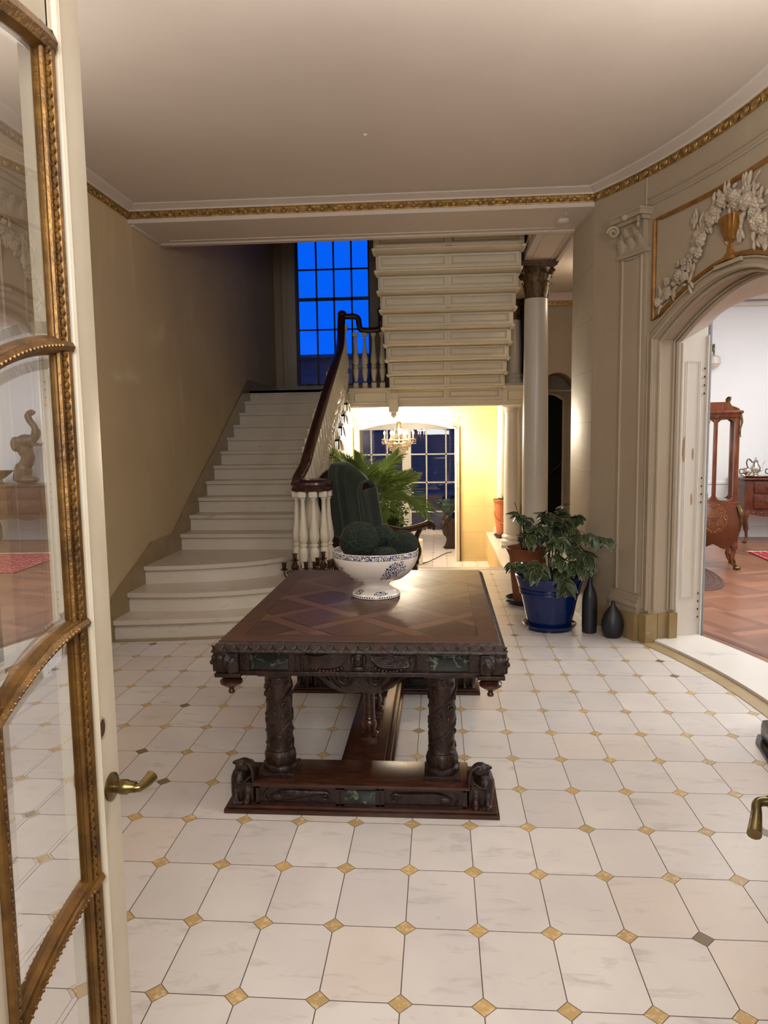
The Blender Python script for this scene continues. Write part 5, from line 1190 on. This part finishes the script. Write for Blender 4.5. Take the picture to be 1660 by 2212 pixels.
cb = MB(); cb.tube(spline([(-.28, 11.36, -.455), (-.2, 11.5, -.46), (-.05, 11.9, -.46), (.08, 12.3, -.46), (.2, 12.5, -.46)], 6), .008, 5); tag(cb.build('power_cord', 'plastic'), 'thin black power cord trailing across the lower floor', 'cord')
JD = thing('carved_pedestal', 'dark carved pedestal with a crouching beast, beside the garden doors', 'pedestal', (.16, 12.9, -.465))
m = MB(); m.blob((.14, 12.9, -.44), (.09, .07, .03)); m.tube(spline([(.12, 12.88, -.44), (.16, 12.9, -.30), (.11, 12.9, -.14), (.09, 12.9, -.02), (.13, 12.9, .08), (.16, 12.9, .12)], 5), [.045]*8+[.07]*10+[.085]*8, 10); m.blob((.06, 12.86, -.02), (.05, .05, .07)); m.blob((.03, 12.85, -.08), (.03, .03, .04)); m.box(.155, .27, 12.85, 13.0, -.465, .06, .01)
sculpt(m, 'figure', JD, .012, 'dark', 2)
UR = MB(); UR.lathe([(0, 0), (.07, 0), (.06, .03), (.09, .07), (.14, .14), (.15, .18), (.13, .23), (.16, .27), (.17, .285), (.15, .29), (0, .26)], (.15, 12.9, .12), 28, fn=lambda r, z, a: r*(1+.08*cos(7*a+z*20)))
UR.blob((-.01, 12.86, .36), (.05, .03, .03)); UR.blob((-.05, 12.86, .385), (.022, .02, .02))
tag(UR.build('glazed_urn', mk('green_majolica_glaze', (28, 62, 48), (16, 34, 28), .12, nscale=10)), 'dark green glazed urn on top of the carved pedestal', 'urn')

# ================================================================== SMALL FIXTURES
m = MB(); m.lathe([(0, 0), (.052, 0), (.054, -.006), (.053, -.028), (.046, -.034), (0, -.035)], (1.037, 6.39, 3.32), 28); tag(m.build('smoke_detector', 'ceil'), 'round white smoke detector on the underside of the wide beam', 'smoke detector')
m = MB(); m.lathe([(0, 0), (.012, 0), (.013, -.004), (.005, -.008), (0, -.008)], (-.455, 4.82, 3.45), 16); tag(m.build('ceiling_disc', 'plasticw'), 'tiny white disc on the middle of the hall ceiling', 'ceiling fixture')
OU = thing('wall_outlet', 'white socket plate on the skirting seen through the glazed door', 'outlet', (-2.528, 4.40, .10))
m = MB(); m.box(-2.532, -2.522, 4.36, 4.44, .04, .155, .002); m.build('plate', 'plasticw', OU)
m = MB()
for z in (.075, .12): m.box(-2.523, -2.5195, 4.388, 4.412, z-.012, z+.012)
m.build('socket', mk('socket_grey', (150, 148, 140), None, .5), OU)
AB = thing('floor_appliance', 'black glossy boxy appliance on the floor at the right edge of the picture', 'appliance', (1.70, 3.50, 0), radians(-8))
m = MB(); m.prism([(-.16, -.22), (.16, -.22), (.17, -.16), (.17, .16), (.14, .2), (-.12, .2), (-.15, .12)], .0, .018); m.build('base_plate', 'plastic', AB, local=True)
m = MB(); m.box(-.125, .13, -.2, .16, .016, .12, .03); m.build('body', 'plastic', AB, local=True)
m = MB(); m.box(-.09, .10, -.16, .12, .118, .126, .012); m.build('lid', mk('brown_gloss_lid', (54, 40, 38), None, .15), AB, local=True)
m = MB(); m.box(-.128, -.12, -.04, .04, .07, .095, .004); m.build('display', mk('grey_display', (96, 90, 90), None, .2), AB, local=True)

# ================================================================== GLAZED FRENCH DOORS
def french_door(name, E, al, mir, number):
    # local frame: s along leaf from leading edge to hinge, o outwards (towards the hall face), z up
    d = V((sin(al), -cos(al), 0)); n = V((cos(al), sin(al), 0))
    if mir: d = V((-sin(al), -cos(al), 0)); n = V((-cos(al), sin(al), 0))
    def L(s, o, z): return V((E[0], E[1], 0))+d*s+n*o+V((0, 0, z))
    root = bpy.data.objects.new(name, None); COL.objects.link(root); root.location = (*E, 0); root['kind'] = 'structure'; ORG[root.name] = V((*E, 0))
    MX = M.Translation((*E, 0)) @ M((d, n, V((0, 0, 1)))).transposed().to_4x4()
    HT = 2.25; A0, A1, B0, B1, WD = .097, .136, .322, .352, .44
    m = MB(); tk = .045
    m.box(0, A0+.008, -tk, 0, .01, HT, .002, MX); m.box(B1-.008, WD, -tk, 0, .01, HT, .002, MX); m.box(A0, B1, -tk, 0, .01, .34, .002, MX); m.box(A0, B1, -tk, 0, 2.15, HT, .002, MX)
    m.tube([L(.080, .002, .05), L(.080, .002, 2.22)], .008, 8); m.tube([L(.071, .001, .05), L(.071, .001, 2.22)], .004, 6)
    m.build('leaf_frame', 'doorpaint', root)
    # gilded glazing frame
    m = MB(); z0 = .33
    def topz(s, z, dr=.055): return z-dr*(max(0, s-A0)/.22)**2
    m.box(A0, A1-.008, -.014, .004, z0, 2.155, .003, MX); m.box(B0+.004, B1, -.014, .004, z0, 2.13, .003, MX); m.box(A0, B1, -.014, .004, z0-.02, z0+.02, .003, MX)
    for sx in (A0+.006, B1-.006): m.tube([L(sx, .003, z0), L(sx, .003, 2.15 if sx < .2 else 2.13)], .007, 8)
    for sx in (A1-.010, B0+.008): m.tube([L(sx, .001, z0), L(sx, .001, 2.14)], .004, 6)
    bs = (2.135, 1.700, 1.272, .845)
    for j, zb in enumerate(bs):
        A = [L(lerp(A0, B1, i/14), -.006, topz(lerp(A0, B1, i/14), zb, .03 if j == 0 else .055)) for i in range(15)]
        m.tube(A, .0145 if j else .02, 8); m.tube([p+n*.012 for p in A], .008, 6)
    m.build('gilded_glazing_frame', 'goldd', root)
    m = MB()   # beaded ornament
    for sx, zt in ((A0+.018, 2.15), (B1-.014, 2.12)):
        z = z0+.01
        while z < zt:
            m.blob(L(sx, .006, z), (.0055, .0035, .0062), M((d, n, V((0, 0, 1)))).transposed(), 6, 4); m.blob(L(sx+.003, .006, z+.0075), (.003, .003, .004), None, 5, 3); z += .0155
    for j, zb in enumerate(bs[1:]):
        for i in range(20): s = lerp(A1, B0, i/19); m.blob(L(s, .0125, topz(s, zb)), (.0038, .0016, .003), None, 5, 4)
    m.build('beading', 'goldd', root)
    zs = [z0]+[b for b in bs[::-1]]
    for j in range(4):
        m = MB(); g = []
        for k_ in (0, 1):
            zz = zs[j] if k_ == 0 else zs[j+1]; dr = 0 if (j == 0 and k_ == 0) else (.03 if (j == 3 and k_ == 1) else .055)
            g.append([m.b.verts.new(L(s, -.004, topz(s, zz, dr))) for s in [lerp(A1-.012, B0+.01, i/10) for i in range(11)]])
        for i in range(10): m.b.faces.new((g[0][i], g[0][i+1], g[1][i+1], g[1][i]))
        m.build('glass_pane', 'glass', root)
        # bevelled margin
        m = MB(); a_, b_, w_ = A1-.002, B0-.002, .014; dl, du = (0 if j == 0 else .055), (.03 if j == 3 else .055)
        o_ = [L(s, -.0045, topz(s, zs[j], dl)+.017) for s in [lerp(a_, b_, i/8) for i in range(9)]]+[L(s, -.0045, topz(s, zs[j+1], du)-.017) for s in [lerp(b_, a_, i/8) for i in range(9)]]
        i_ = [L(s, -.0012, topz(s, zs[j], dl)+.034) for s in [lerp(a_+w_, b_-w_, i/8) for i in range(9)]]+[L(s, -.0012, topz(s, zs[j+1], du)-.034) for s in [lerp(b_-w_, a_+w_, i/8) for i in range(9)]]
        va, vb = [m.b.verts.new(p) for p in o_], [m.b.verts.new(p) for p in i_]
        for i in range(18): q = (i+1) % 18; m.b.faces.new((va[i], va[q], vb[q], vb[i]))
        m.build('bevelled_edge', 'glass', root)
    RM = M((d, V((0, 0, 1)), n)).transposed().to_4x4()
    hz = .968
    m = MB(); m.lathe([(0, 0), (.024, 0), (.024, .004), (.018, .007), (.010, .008), (.010, .014), (.0125, .018), (.0125, .030), (.010, .034), (.009, .044), (0, .044)], (0, 0, 0), 24, mtx=M.Translation(L(.034, 0, hz)) @ RM)
    if not mir: lv = [L(.034, .036, hz), L(.034, .044, hz-.001), L(.032, .050, hz-.001), L(.025, .054, hz+.0005), L(.015, .058, hz+.003), L(.004, .061, hz+.006)]
    else: lv = [L(.034, .036, hz), L(.034, .054, hz), L(.039, .063, hz-.002), L(.055, .070, hz-.009), L(.074, .079, hz-.016), L(.092, .088, hz-.023)]
    lv = spline(lv, 5); m.tube(lv, [.0075]*12+[.0075+.0035*i/(len(lv)-13) for i in range(len(lv)-12)], 12); m.build('lever_handle', 'brass', root)
    m = MB(); m.lathe([(0, .0008), (.011, .0008), (.0125, -.004), (.0125, -.005), (0, -.005)], (0, 0, 0), 18, fn=lambda r, z, a: r*(1+.35*sin(a)**2), mtx=M.Translation(L(.056, .0006, 1.081)) @ RM); m.build('lock_hole', 'blackhole', root)
    m = MB(); m.tube([L(.056, .001, 1.081)+d*(.0125*cos(a))+V((0, 0, .0168*sin(a))) for a in [2*pi*k/20 for k in range(20)]], .002, 5, closed=True); m.build('chipped_rim', 'grain', root)
    if not mir:
        m = MB()
        rnd = random.Random(6)
        for k in range(70): z = rnd.uniform(.35, 2.1); m.blob(L(A0-.001+rnd.gauss(0, .0012), .0005, z), (.002, .0012, rnd.uniform(.004, .014)), None, 5, 4)
        m.build('worn_paint_edge', 'goldd', root)
    return root
french_door('door_1', (-.565, 1.191), 0.0, False, 1)
french_door('door_2', (.565, 1.191), 0.0, True, 2)

# ================================================================== DINING ROOM THINGS
CB = thing('display_cabinet', 'bombe vitrine cabinet with marquetry door and gilt mounts in the white room', 'cabinet', (3.12, 8.64, 0), radians(-14))
CW, CDp = .245, .22
m = MB()
def bomb(z):
    return 1+ (.16*sin(pi*min(1, max(0, (z-.24)/.52)))**1.3 if z < .76 else 0)
rows = []
for i in range(15):
    z = .26+.50*i/14; f = bomb(z); w, dp = CW*f*.98, CDp*f
    rows.append([m.b.verts.new((x, y, z+(.03*cos(x/w*pi*2) if i == 0 else 0)+(.02*cos(x/w*pi) if i == 14 else 0))) for x, y in [(w*cos_, -dp*(1+.12*(1-cos_**2))) for cos_ in [k/6-1 for k in range(13)]]+[(w, dp), (-w, dp)]])
for a, b in zip(rows, rows[1:]):
    for i in range(15): j = (i+1) % 15; m.b.faces.new((a[i], a[j], b[j], b[i]))
m.b.faces.new(rows[0][::-1]); m.b.faces.new(rows[-1]); m.build('marquetry_base', 'marq', CB, local=True)
for x, y, s_ in ((-CW*.95, -CDp*.9, -1), (CW*.95, -CDp*.9, 1), (-CW*.95, CDp*.9, -1), (CW*.95, CDp*.9, 1)):
    m = MB(); m.tube(spline([(x, y, .34), (x-s_*.005, y, .22), (x-s_*.02, y, .10), (x+s_*.03, y-.02, .012)], 5), [.04]*5+[.026]*5+[.02]*6, 8); lg = m.build('leg', 'caramel', CB, local=True)
    m = MB(); m.blob((x+s_*.03, y-.025, .02), (.045, .03, .02)); m.tube(spline([(x+s_*.03, y-.03, .02), (x+s_*.012, y-.025, .07), (x+s_*.0, y-.02, .12)], 4), [.018]*4+[.008]*5, 6); m.build('gilt_foot', 'brass', lg, local=True)
m = MB(); b = .026
for x in (-CW+b, CW-b):
    for y in (-CDp+b, CDp-b): m.box(x-b, x+b, y-b, y+b, .74, 1.72, .006)
m.box(-.022, .022, -CDp, -CDp+.03, .74, 1.68, .008)
for y in (-CDp+.004, CDp-.034):
    for (xa, xb) in ((-CW+.04, -.02), (.02, CW-.04)):
        xm = (xa+xb)/2
        pol = [(xa, 1.74), (xb, 1.74), (xb, 1.64)]+[(lerp(xb, xa, i/8), 1.66+.03*sin(pi*i/8)-.012*abs(cos(2*pi*i/8))) for i in range(1, 8)]+[(xa, 1.64)]
        m.prism(pol, y, y+.03, lambda p, q, r: (p, r, q))
        pol = [(xa, .74), (xb, .74), (xb, .83)]+[(lerp(xb, xa, i/8), .80-.03*sin(pi*i/8)) for i in range(1, 8)]+[(xa, .83)]
        m.prism(pol, y, y+.03, lambda p, q, r: (p, r, q))
m.box(-CW-.012, CW+.012, -CDp-.012, CDp+.012, .735, .765, .008)
m.build('glazed_carcass', 'caramel', CB, local=True)
m = MB(); m.box(-CW+.03, CW-.03, -CDp+.03, CDp-.03, .76, .775); m.build('shelf', 'sidewood', CB, local=True)
m = MB(); m.face([(-CW+.04, -CDp+.015, .76), (CW-.04, -CDp+.015, .76), (CW-.04, -CDp+.015, 1.7), (-CW+.04, -CDp+.015, 1.7)])
for x in (-CW+.02, CW-.02): m.face([(x, -CDp+.04, .76), (x, CDp-.04, .76), (x, CDp-.04, 1.7), (x, -CDp+.04, 1.7)])
m.build('glass_pane', 'glass', CB, local=True)
m = MB(); m.box(-CW-.03, CW+.03, -CDp-.03, CDp+.03, 1.74, 1.775, .012); m.box(-CW-.015, CW+.015, -CDp-.015, CDp+.015, 1.70, 1.745, .008)
m.prism([(-CW, 1.775), (-CW+.02, 1.80), (-CW+.09, 1.83), (-CW+.11, 1.87), (CW-.11, 1.87), (CW-.09, 1.83), (CW-.02, 1.80), (CW, 1.775)], -CDp+.02, CDp-.02, lambda x, y, z: (x, z, y)); m.build('cornice', 'caramel', CB, local=True)
m = MB(); leafblob(m, V((CW-.13, -CDp+.03, 1.86)), V((.6, -.8, 0)), None, .04, .08, .04); m.build('gilt_finial', 'brass', CB, local=True)
for s_ in (-1, 1):
    m = MB(); m.tube(spline([(s_*(CW+.005), -CDp-.006, 1.72), (s_*(CW+.014), -CDp-.014, 1.64), (s_*(CW), -CDp-.006, 1.56), (s_*(CW+.008), -CDp-.01, 1.48)], 4), [.014]*5+[.010]*5+[.006]*3, 6); m.build('gilt_mount', 'brass', CB, local=True)
    m = MB(); m.tube(spline([(s_*(CW*1.03), -CDp*1.05, .72), (s_*(CW*1.12), -CDp*1.14, .66), (s_*(CW*1.17), -CDp*1.2, .56), (s_*(CW*1.10), -CDp*1.1, .44)], 5), [.024]*8+[.014]*8, 7); m.blob((s_*CW*1.14, -CDp*1.16, .64), (.026, .026, .05)); m.build('gilt_mount', 'brass', CB, local=True)

SB = thing('sideboard', 'mahogany sideboard with drawers and cabriole legs against the white back wall', 'sideboard', (4.98, 10.64, 0))
m = MB(); m.box(-.78, .78, -.24, .26, .44, .87, .03); m.build('carcass', 'sidewood', SB, local=True)
m = MB(); m.box(-.82, .82, -.28, .28, .87, .90, .012); m.build('top', 'sidewood', SB, local=True)
for z0_, z1_ in ((.69, .84), (.48, .67)):
    for x0_, x1_ in ((-.66, -.24), (-.20, .20), (.24, .66)):
        m = MB(); m.box(x0_, x1_, -.262, -.238, z0_, z1_, .012); dr = m.build('drawer', 'sidewood', SB, local=True)
        m = MB(); xm = (x0_+x1_)/2; zm = (z0_+z1_)/2; m.tube(spline([(xm-.05, -.266, zm+.012), (xm-.03, -.285, zm-.02), (xm+.03, -.285, zm-.02), (xm+.05, -.266, zm+.012)], 4), .006, 6); m.blob((xm-.05, -.264, zm+.012), (.014, .006, .014)); m.blob((xm+.05, -.264, zm+.012), (.014, .006, .014)); m.build('handle', 'brass', dr, local=True)
m = MB(); m.prism([(-.76, .45), (.76, .45), (.76, .40)]+[(lerp(.76, -.76, i/24), .385+.018*cos(i/24*6*pi)) for i in range(1, 24)]+[(-.76, .40)], -.26, -.23, lambda x, y, z: (x, z, y))
for i in range(13): spiral(m, (-.66+.11*i, -.262, .405), (1, 0, 0), (0, 0, 1), .024, 1.3, .007)
m.build('carved_skirt', 'sidewood', SB, local=True)
for x, y, s_ in ((-.74, -.23, -1), (.74, -.23, 1), (-.74, .22, -1), (.74, .22, 1)):
    m = MB(); m.tube(spline([(x, y, .46), (x+s_*.03, y-.02, .34), (x-s_*.0, y, .16), (x-s_*.005, y, .06), (x+s_*.02, y-.015, .012)], 5), [.045]*5+[.036]*5+[.02]*5+[.022]*6, 9); m.blob((x+s_*.025, y-.02, .016), (.035, .035, .016)); m.build('leg', 'sidewood', SB, local=True)
TR = thing('silver_tray', 'oval silver tray with tea set on the mahogany sideboard', 'tray', (4.43, 10.53, .90))
m = MB(); m.lathe([(0, .004), (.14, .004), (.16, .012), (.172, .028), (.166, .03), (.15, .02), (0, .012)], (0, 0, 0), 40, fn=lambda r, z, a: r*(1+.03*cos(16*a)*(1 if r > .15 else 0))*(1+.25*abs(cos(a))**2)); m.build('tray', 'silver', TR, local=True)
for s_ in (-1, 1): m = MB(); m.tube(spline([(s_*.20, -.05, .025), (s_*.245, -.03, .04), (s_*.245, .03, .04), (s_*.20, .05, .025)], 4), .008, 6); m.build('handle', 'silver', TR, local=True)
TP = thing('silver_teapot', 'tall silver teapot with curved handle on the silver tray', 'teapot', (4.40, 10.57, .915))
m = MB(); m.lathe([(0, 0), (.05, 0), (.052, .012), (.03, .03), (.055, .06), (.07, .09), (.064, .13), (.042, .165), (.03, .19), (.038, .205), (.03, .215), (.012, .235), (.008, .245), (.014, .255), (0, .265)], (0, 0, 0), 28, fn=lambda r, z, a: r*(1+.04*cos(10*a)*(1 if .05 < z < .16 else 0))); m.build('body', 'silver', TP, local=True)
m = MB(); m.tube(spline([(.055, 0, .075), (.09, 0, .10), (.10, 0, .16), (.125, 0, .21)], 5), [.016]*6+[.008]*10, 8); m.build('spout', 'silver', TP, local=True)
m = MB(); m.tube(spline([(-.04, 0, .19), (-.09, 0, .24), (-.12, 0, .20), (-.105, 0, .13), (-.062, 0, .09)], 5), .009, 8); m.build('handle', 'sidewood', TP, local=True)
def pot2(name, lab, cat, x, y, s):
    t = thing(name, lab, cat, (x, y, .915)); m = MB(); m.lathe([(0, 0), (.045*s, 0), (.03*s, .015*s), (.06*s, .05*s), (.07*s, .085*s), (.055*s, .12*s), (.06*s, .13*s), (.05*s, .13*s), (0, .10*s)], (0, 0, 0), 24, fn=lambda r, z, a: r*(1+.04*cos(10*a))); m.build('body', 'silver', t, local=True)
    m = MB(); m.tube(spline([(-.055*s, 0, .11*s), (-.11*s, 0, .11*s), (-.11*s, 0, .05*s), (-.06*s, 0, .05*s)], 5), .007, 7); m.build('handle', 'sidewood', t, local=True)
pot2('sugar_bowl', 'low silver sugar bowl left of the tall teapot', 'bowl', 4.265, 10.50, .9); pot2('cream_jug', 'low silver jug right of the tall teapot', 'jug', 4.60, 10.47, .9)
EL = thing('elephant_sculpture', 'tall tan elephant sculpture with raised trunk on the right half of the sideboard', 'sculpture', (5.10, 10.66, .90))
m = MB(); m.blob((.02, 0, .06), (.20, .13, .06)); m.tube(spline([(.10, 0, .05), (.06, 0, .22), (-.02, 0, .38), (.02, 0, .52), (.06, 0, .62)], 6), [.13]*8+[.10]*8+[.11]*9, 12)
m.blob((.0, 0, .64), (.16, .12, .11)); m.blob((.10, .10, .60), (.09, .03, .12)); m.blob((.10, -.10, .60), (.09, .03, .12)); m.tube(spline([(-.10, 0, .66), (-.17, 0, .74), (-.15, 0, .86), (-.08, 0, .96), (-.06, 0, 1.04), (-.12, 0, 1.08), (-.16, 0, 1.05)], 6), [.07]*10+[.05]*14+[.04]*13, 10)
m.tube(spline([(-.12, .05, .60), (-.20, .06, .58), (-.24, .06, .62)], 4), .018, 7); m.tube(spline([(-.12, -.05, .60), (-.20, -.06, .58), (-.24, -.06, .62)], 4), .018, 7)
o = m.build('figure', mk('tan_stoneware', (110, 84, 58), (84, 62, 42), .4, nscale=8), EL, local=True, fix=False); r_ = o.modifiers.new('Remesh', 'REMESH'); r_.mode = 'VOXEL'; r_.voxel_size = .015; r_.use_smooth_shade = True
CP = MB(); CP.lathe([(0, 0), (.07, 0), (.06, .015), (.018, .03), (.016, .07), (.05, .09), (.13, .15), (.18, .20), (.175, .205), (.12, .16), (0, .11)], (5.50, 10.62, .90), 32); tag(CP.build('footed_compote', 'brass'), 'footed brass dish beside the elephant sculpture on the sideboard', 'dish')
RG = thing('fringed_rug', 'red patterned rug with a white fringe on the parquet', 'rug', (4.6, 8.9, 0), radians(-3))
m = MB(); m.box(-.70, .6, -.8, .62, 0, .012); m.build('pile', 'rug', RG, local=True)
m = MB(); rnd = random.Random(8)
for i in range(120):
    x = -.70+1.3*i/119; m.tube([(x, .62, .008), (x+rnd.gauss(0, .01), .72, .004)], [.005, .003], 4)
m.build('fringe', mk('white_fringe', (214, 206, 196), None, .9), RG, local=True)['kind'] = 'stuff'
OM = M.Translation((2.60, 8.3, 0)) @ M.Diagonal((.66, 1.7, 1, 1))
m = MB(); m.lathe([(0, .010), (.60, .010), (.62, .004), (.62, 0), (0, 0)], (0, 0, 0), 48, mtx=OM); 
for r in (.30, .37, .44, .51, .58): m.tube([OM @ V((r*cos(a), r*sin(a), .009)) for a in [2*pi*k/48 for k in range(48)]], .006, 4, closed=True)
tag(m.build('oval_rug', 'braid'), 'dark brown braided round rug just inside the white room', 'rug')
SC = thing('wall_sconce', 'white shaded wall lamp partly hidden behind the arch jamb', 'wall lamp', (3.89, 10.95, 2.6))
m = MB(); m.lathe([(.03, 0), (.09, -.03), (.10, -.12), (.06, -.17), (0, -.18)], (3.89, 10.86, 2.62), 20); m.build('shade', 'white', SC)
m = MB(); m.tube(spline([(3.89, 10.95, 2.72), (3.89, 10.9, 2.75), (3.89, 10.86, 2.72), (3.89, 10.86, 2.61)], 5), .012, 7); m.lathe([(0, 0), (.04, 0), (.04, .1), (0, .1)], (3.89, 10.94, 2.68), 12); m.build('bracket', 'brass', SC)

# ================================================================== OUTSIDE
HS = thing('neighbouring_house', 'low pale house with horizontal siding outside in the blue dusk', 'house', (-2, 26, -.62))
m = MB(); m.box(-14, 10, 26, 32, -.62, 4.2); m.build('wall', 'night', HS)
m = MB(); m.prism([(25.6, 4.2), (25.6, 4.32), (29, 4.75), (32.4, 4.32), (32.4, 4.2)], -14.4, 10.4, lambda x, y, z: (z, x, y)); m.build('roof', 'night', HS)

# ================================================================== LIGHT
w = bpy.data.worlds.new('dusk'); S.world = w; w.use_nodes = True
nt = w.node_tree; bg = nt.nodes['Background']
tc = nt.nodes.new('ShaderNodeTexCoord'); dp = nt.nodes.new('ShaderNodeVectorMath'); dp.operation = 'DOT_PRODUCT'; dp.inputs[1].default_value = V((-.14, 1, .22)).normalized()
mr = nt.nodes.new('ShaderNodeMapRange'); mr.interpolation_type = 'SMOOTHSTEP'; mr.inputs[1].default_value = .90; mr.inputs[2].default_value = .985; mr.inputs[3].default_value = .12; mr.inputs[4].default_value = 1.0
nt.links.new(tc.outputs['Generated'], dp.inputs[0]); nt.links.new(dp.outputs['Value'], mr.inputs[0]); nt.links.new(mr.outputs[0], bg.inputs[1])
bg.inputs[0].default_value = (*lin(2, 100, 255), 1)      # dusk blue, its glow narrowed to the window to keep blue off the landing
def area(name, loc, rot, size, power, col, sy=None):
    l = bpy.data.lights.new(name, 'AREA'); l.energy = power; l.color = col; l.size = size
    if sy: l.shape = 'RECTANGLE'; l.size_y = sy
    o = bpy.data.objects.new(name, l); COL.objects.link(o); o.location = loc; o.rotation_euler = rot; return o
def point(name, loc, power, col, r=.05):
    l = bpy.data.lights.new(name, 'POINT'); l.energy = power; l.color = col; l.shadow_soft_size = r
    o = bpy.data.objects.new(name, l); COL.objects.link(o); o.location = loc; return o
WARM = (1.0, .84, .66); NEU = (1.0, .95, .88); COOL = (.88, .94, 1.0)
HL = (1.0, .985, .965)
area('ceiling_fill', (-.4, 1.9, 2.55), (pi, 0, 0), 1.5, 38, HL)  # added fill aimed upward to lift the dim ceiling and walls
point('right_fill_light', (1.35, 2.7, 2.7), 62, HL, .2)  # added fill without a fixture, out of view, brightens left wall and stairs
point('left_fill_light', (-2.15, 3.05, 2.7), 24, HL, .2)  # second added fill, no fixture, evens out the far ceiling
area('vestibule_fill', (0, -.7, 2.2), (radians(88), 0, 0), 1.3, 88, HL)  # added fill behind the camera, brightens the walls ahead
area('dining_lamp', (4.6, 6.5, 3.44), (0, 0, 0), 3.0, 300, (1.0, .985, .95), 5.0)
for i in range(6):
    a = 2*pi*i/6+.12; point('chandelier_bulb_light', (cx_+.215*cos(a), cy_+.215*sin(a), cz_+.42), 52, (1.0, .88, .68), .02)
point('side_hall_lamp', (1.7, 8.2, 3.0), 8, WARM, .1)
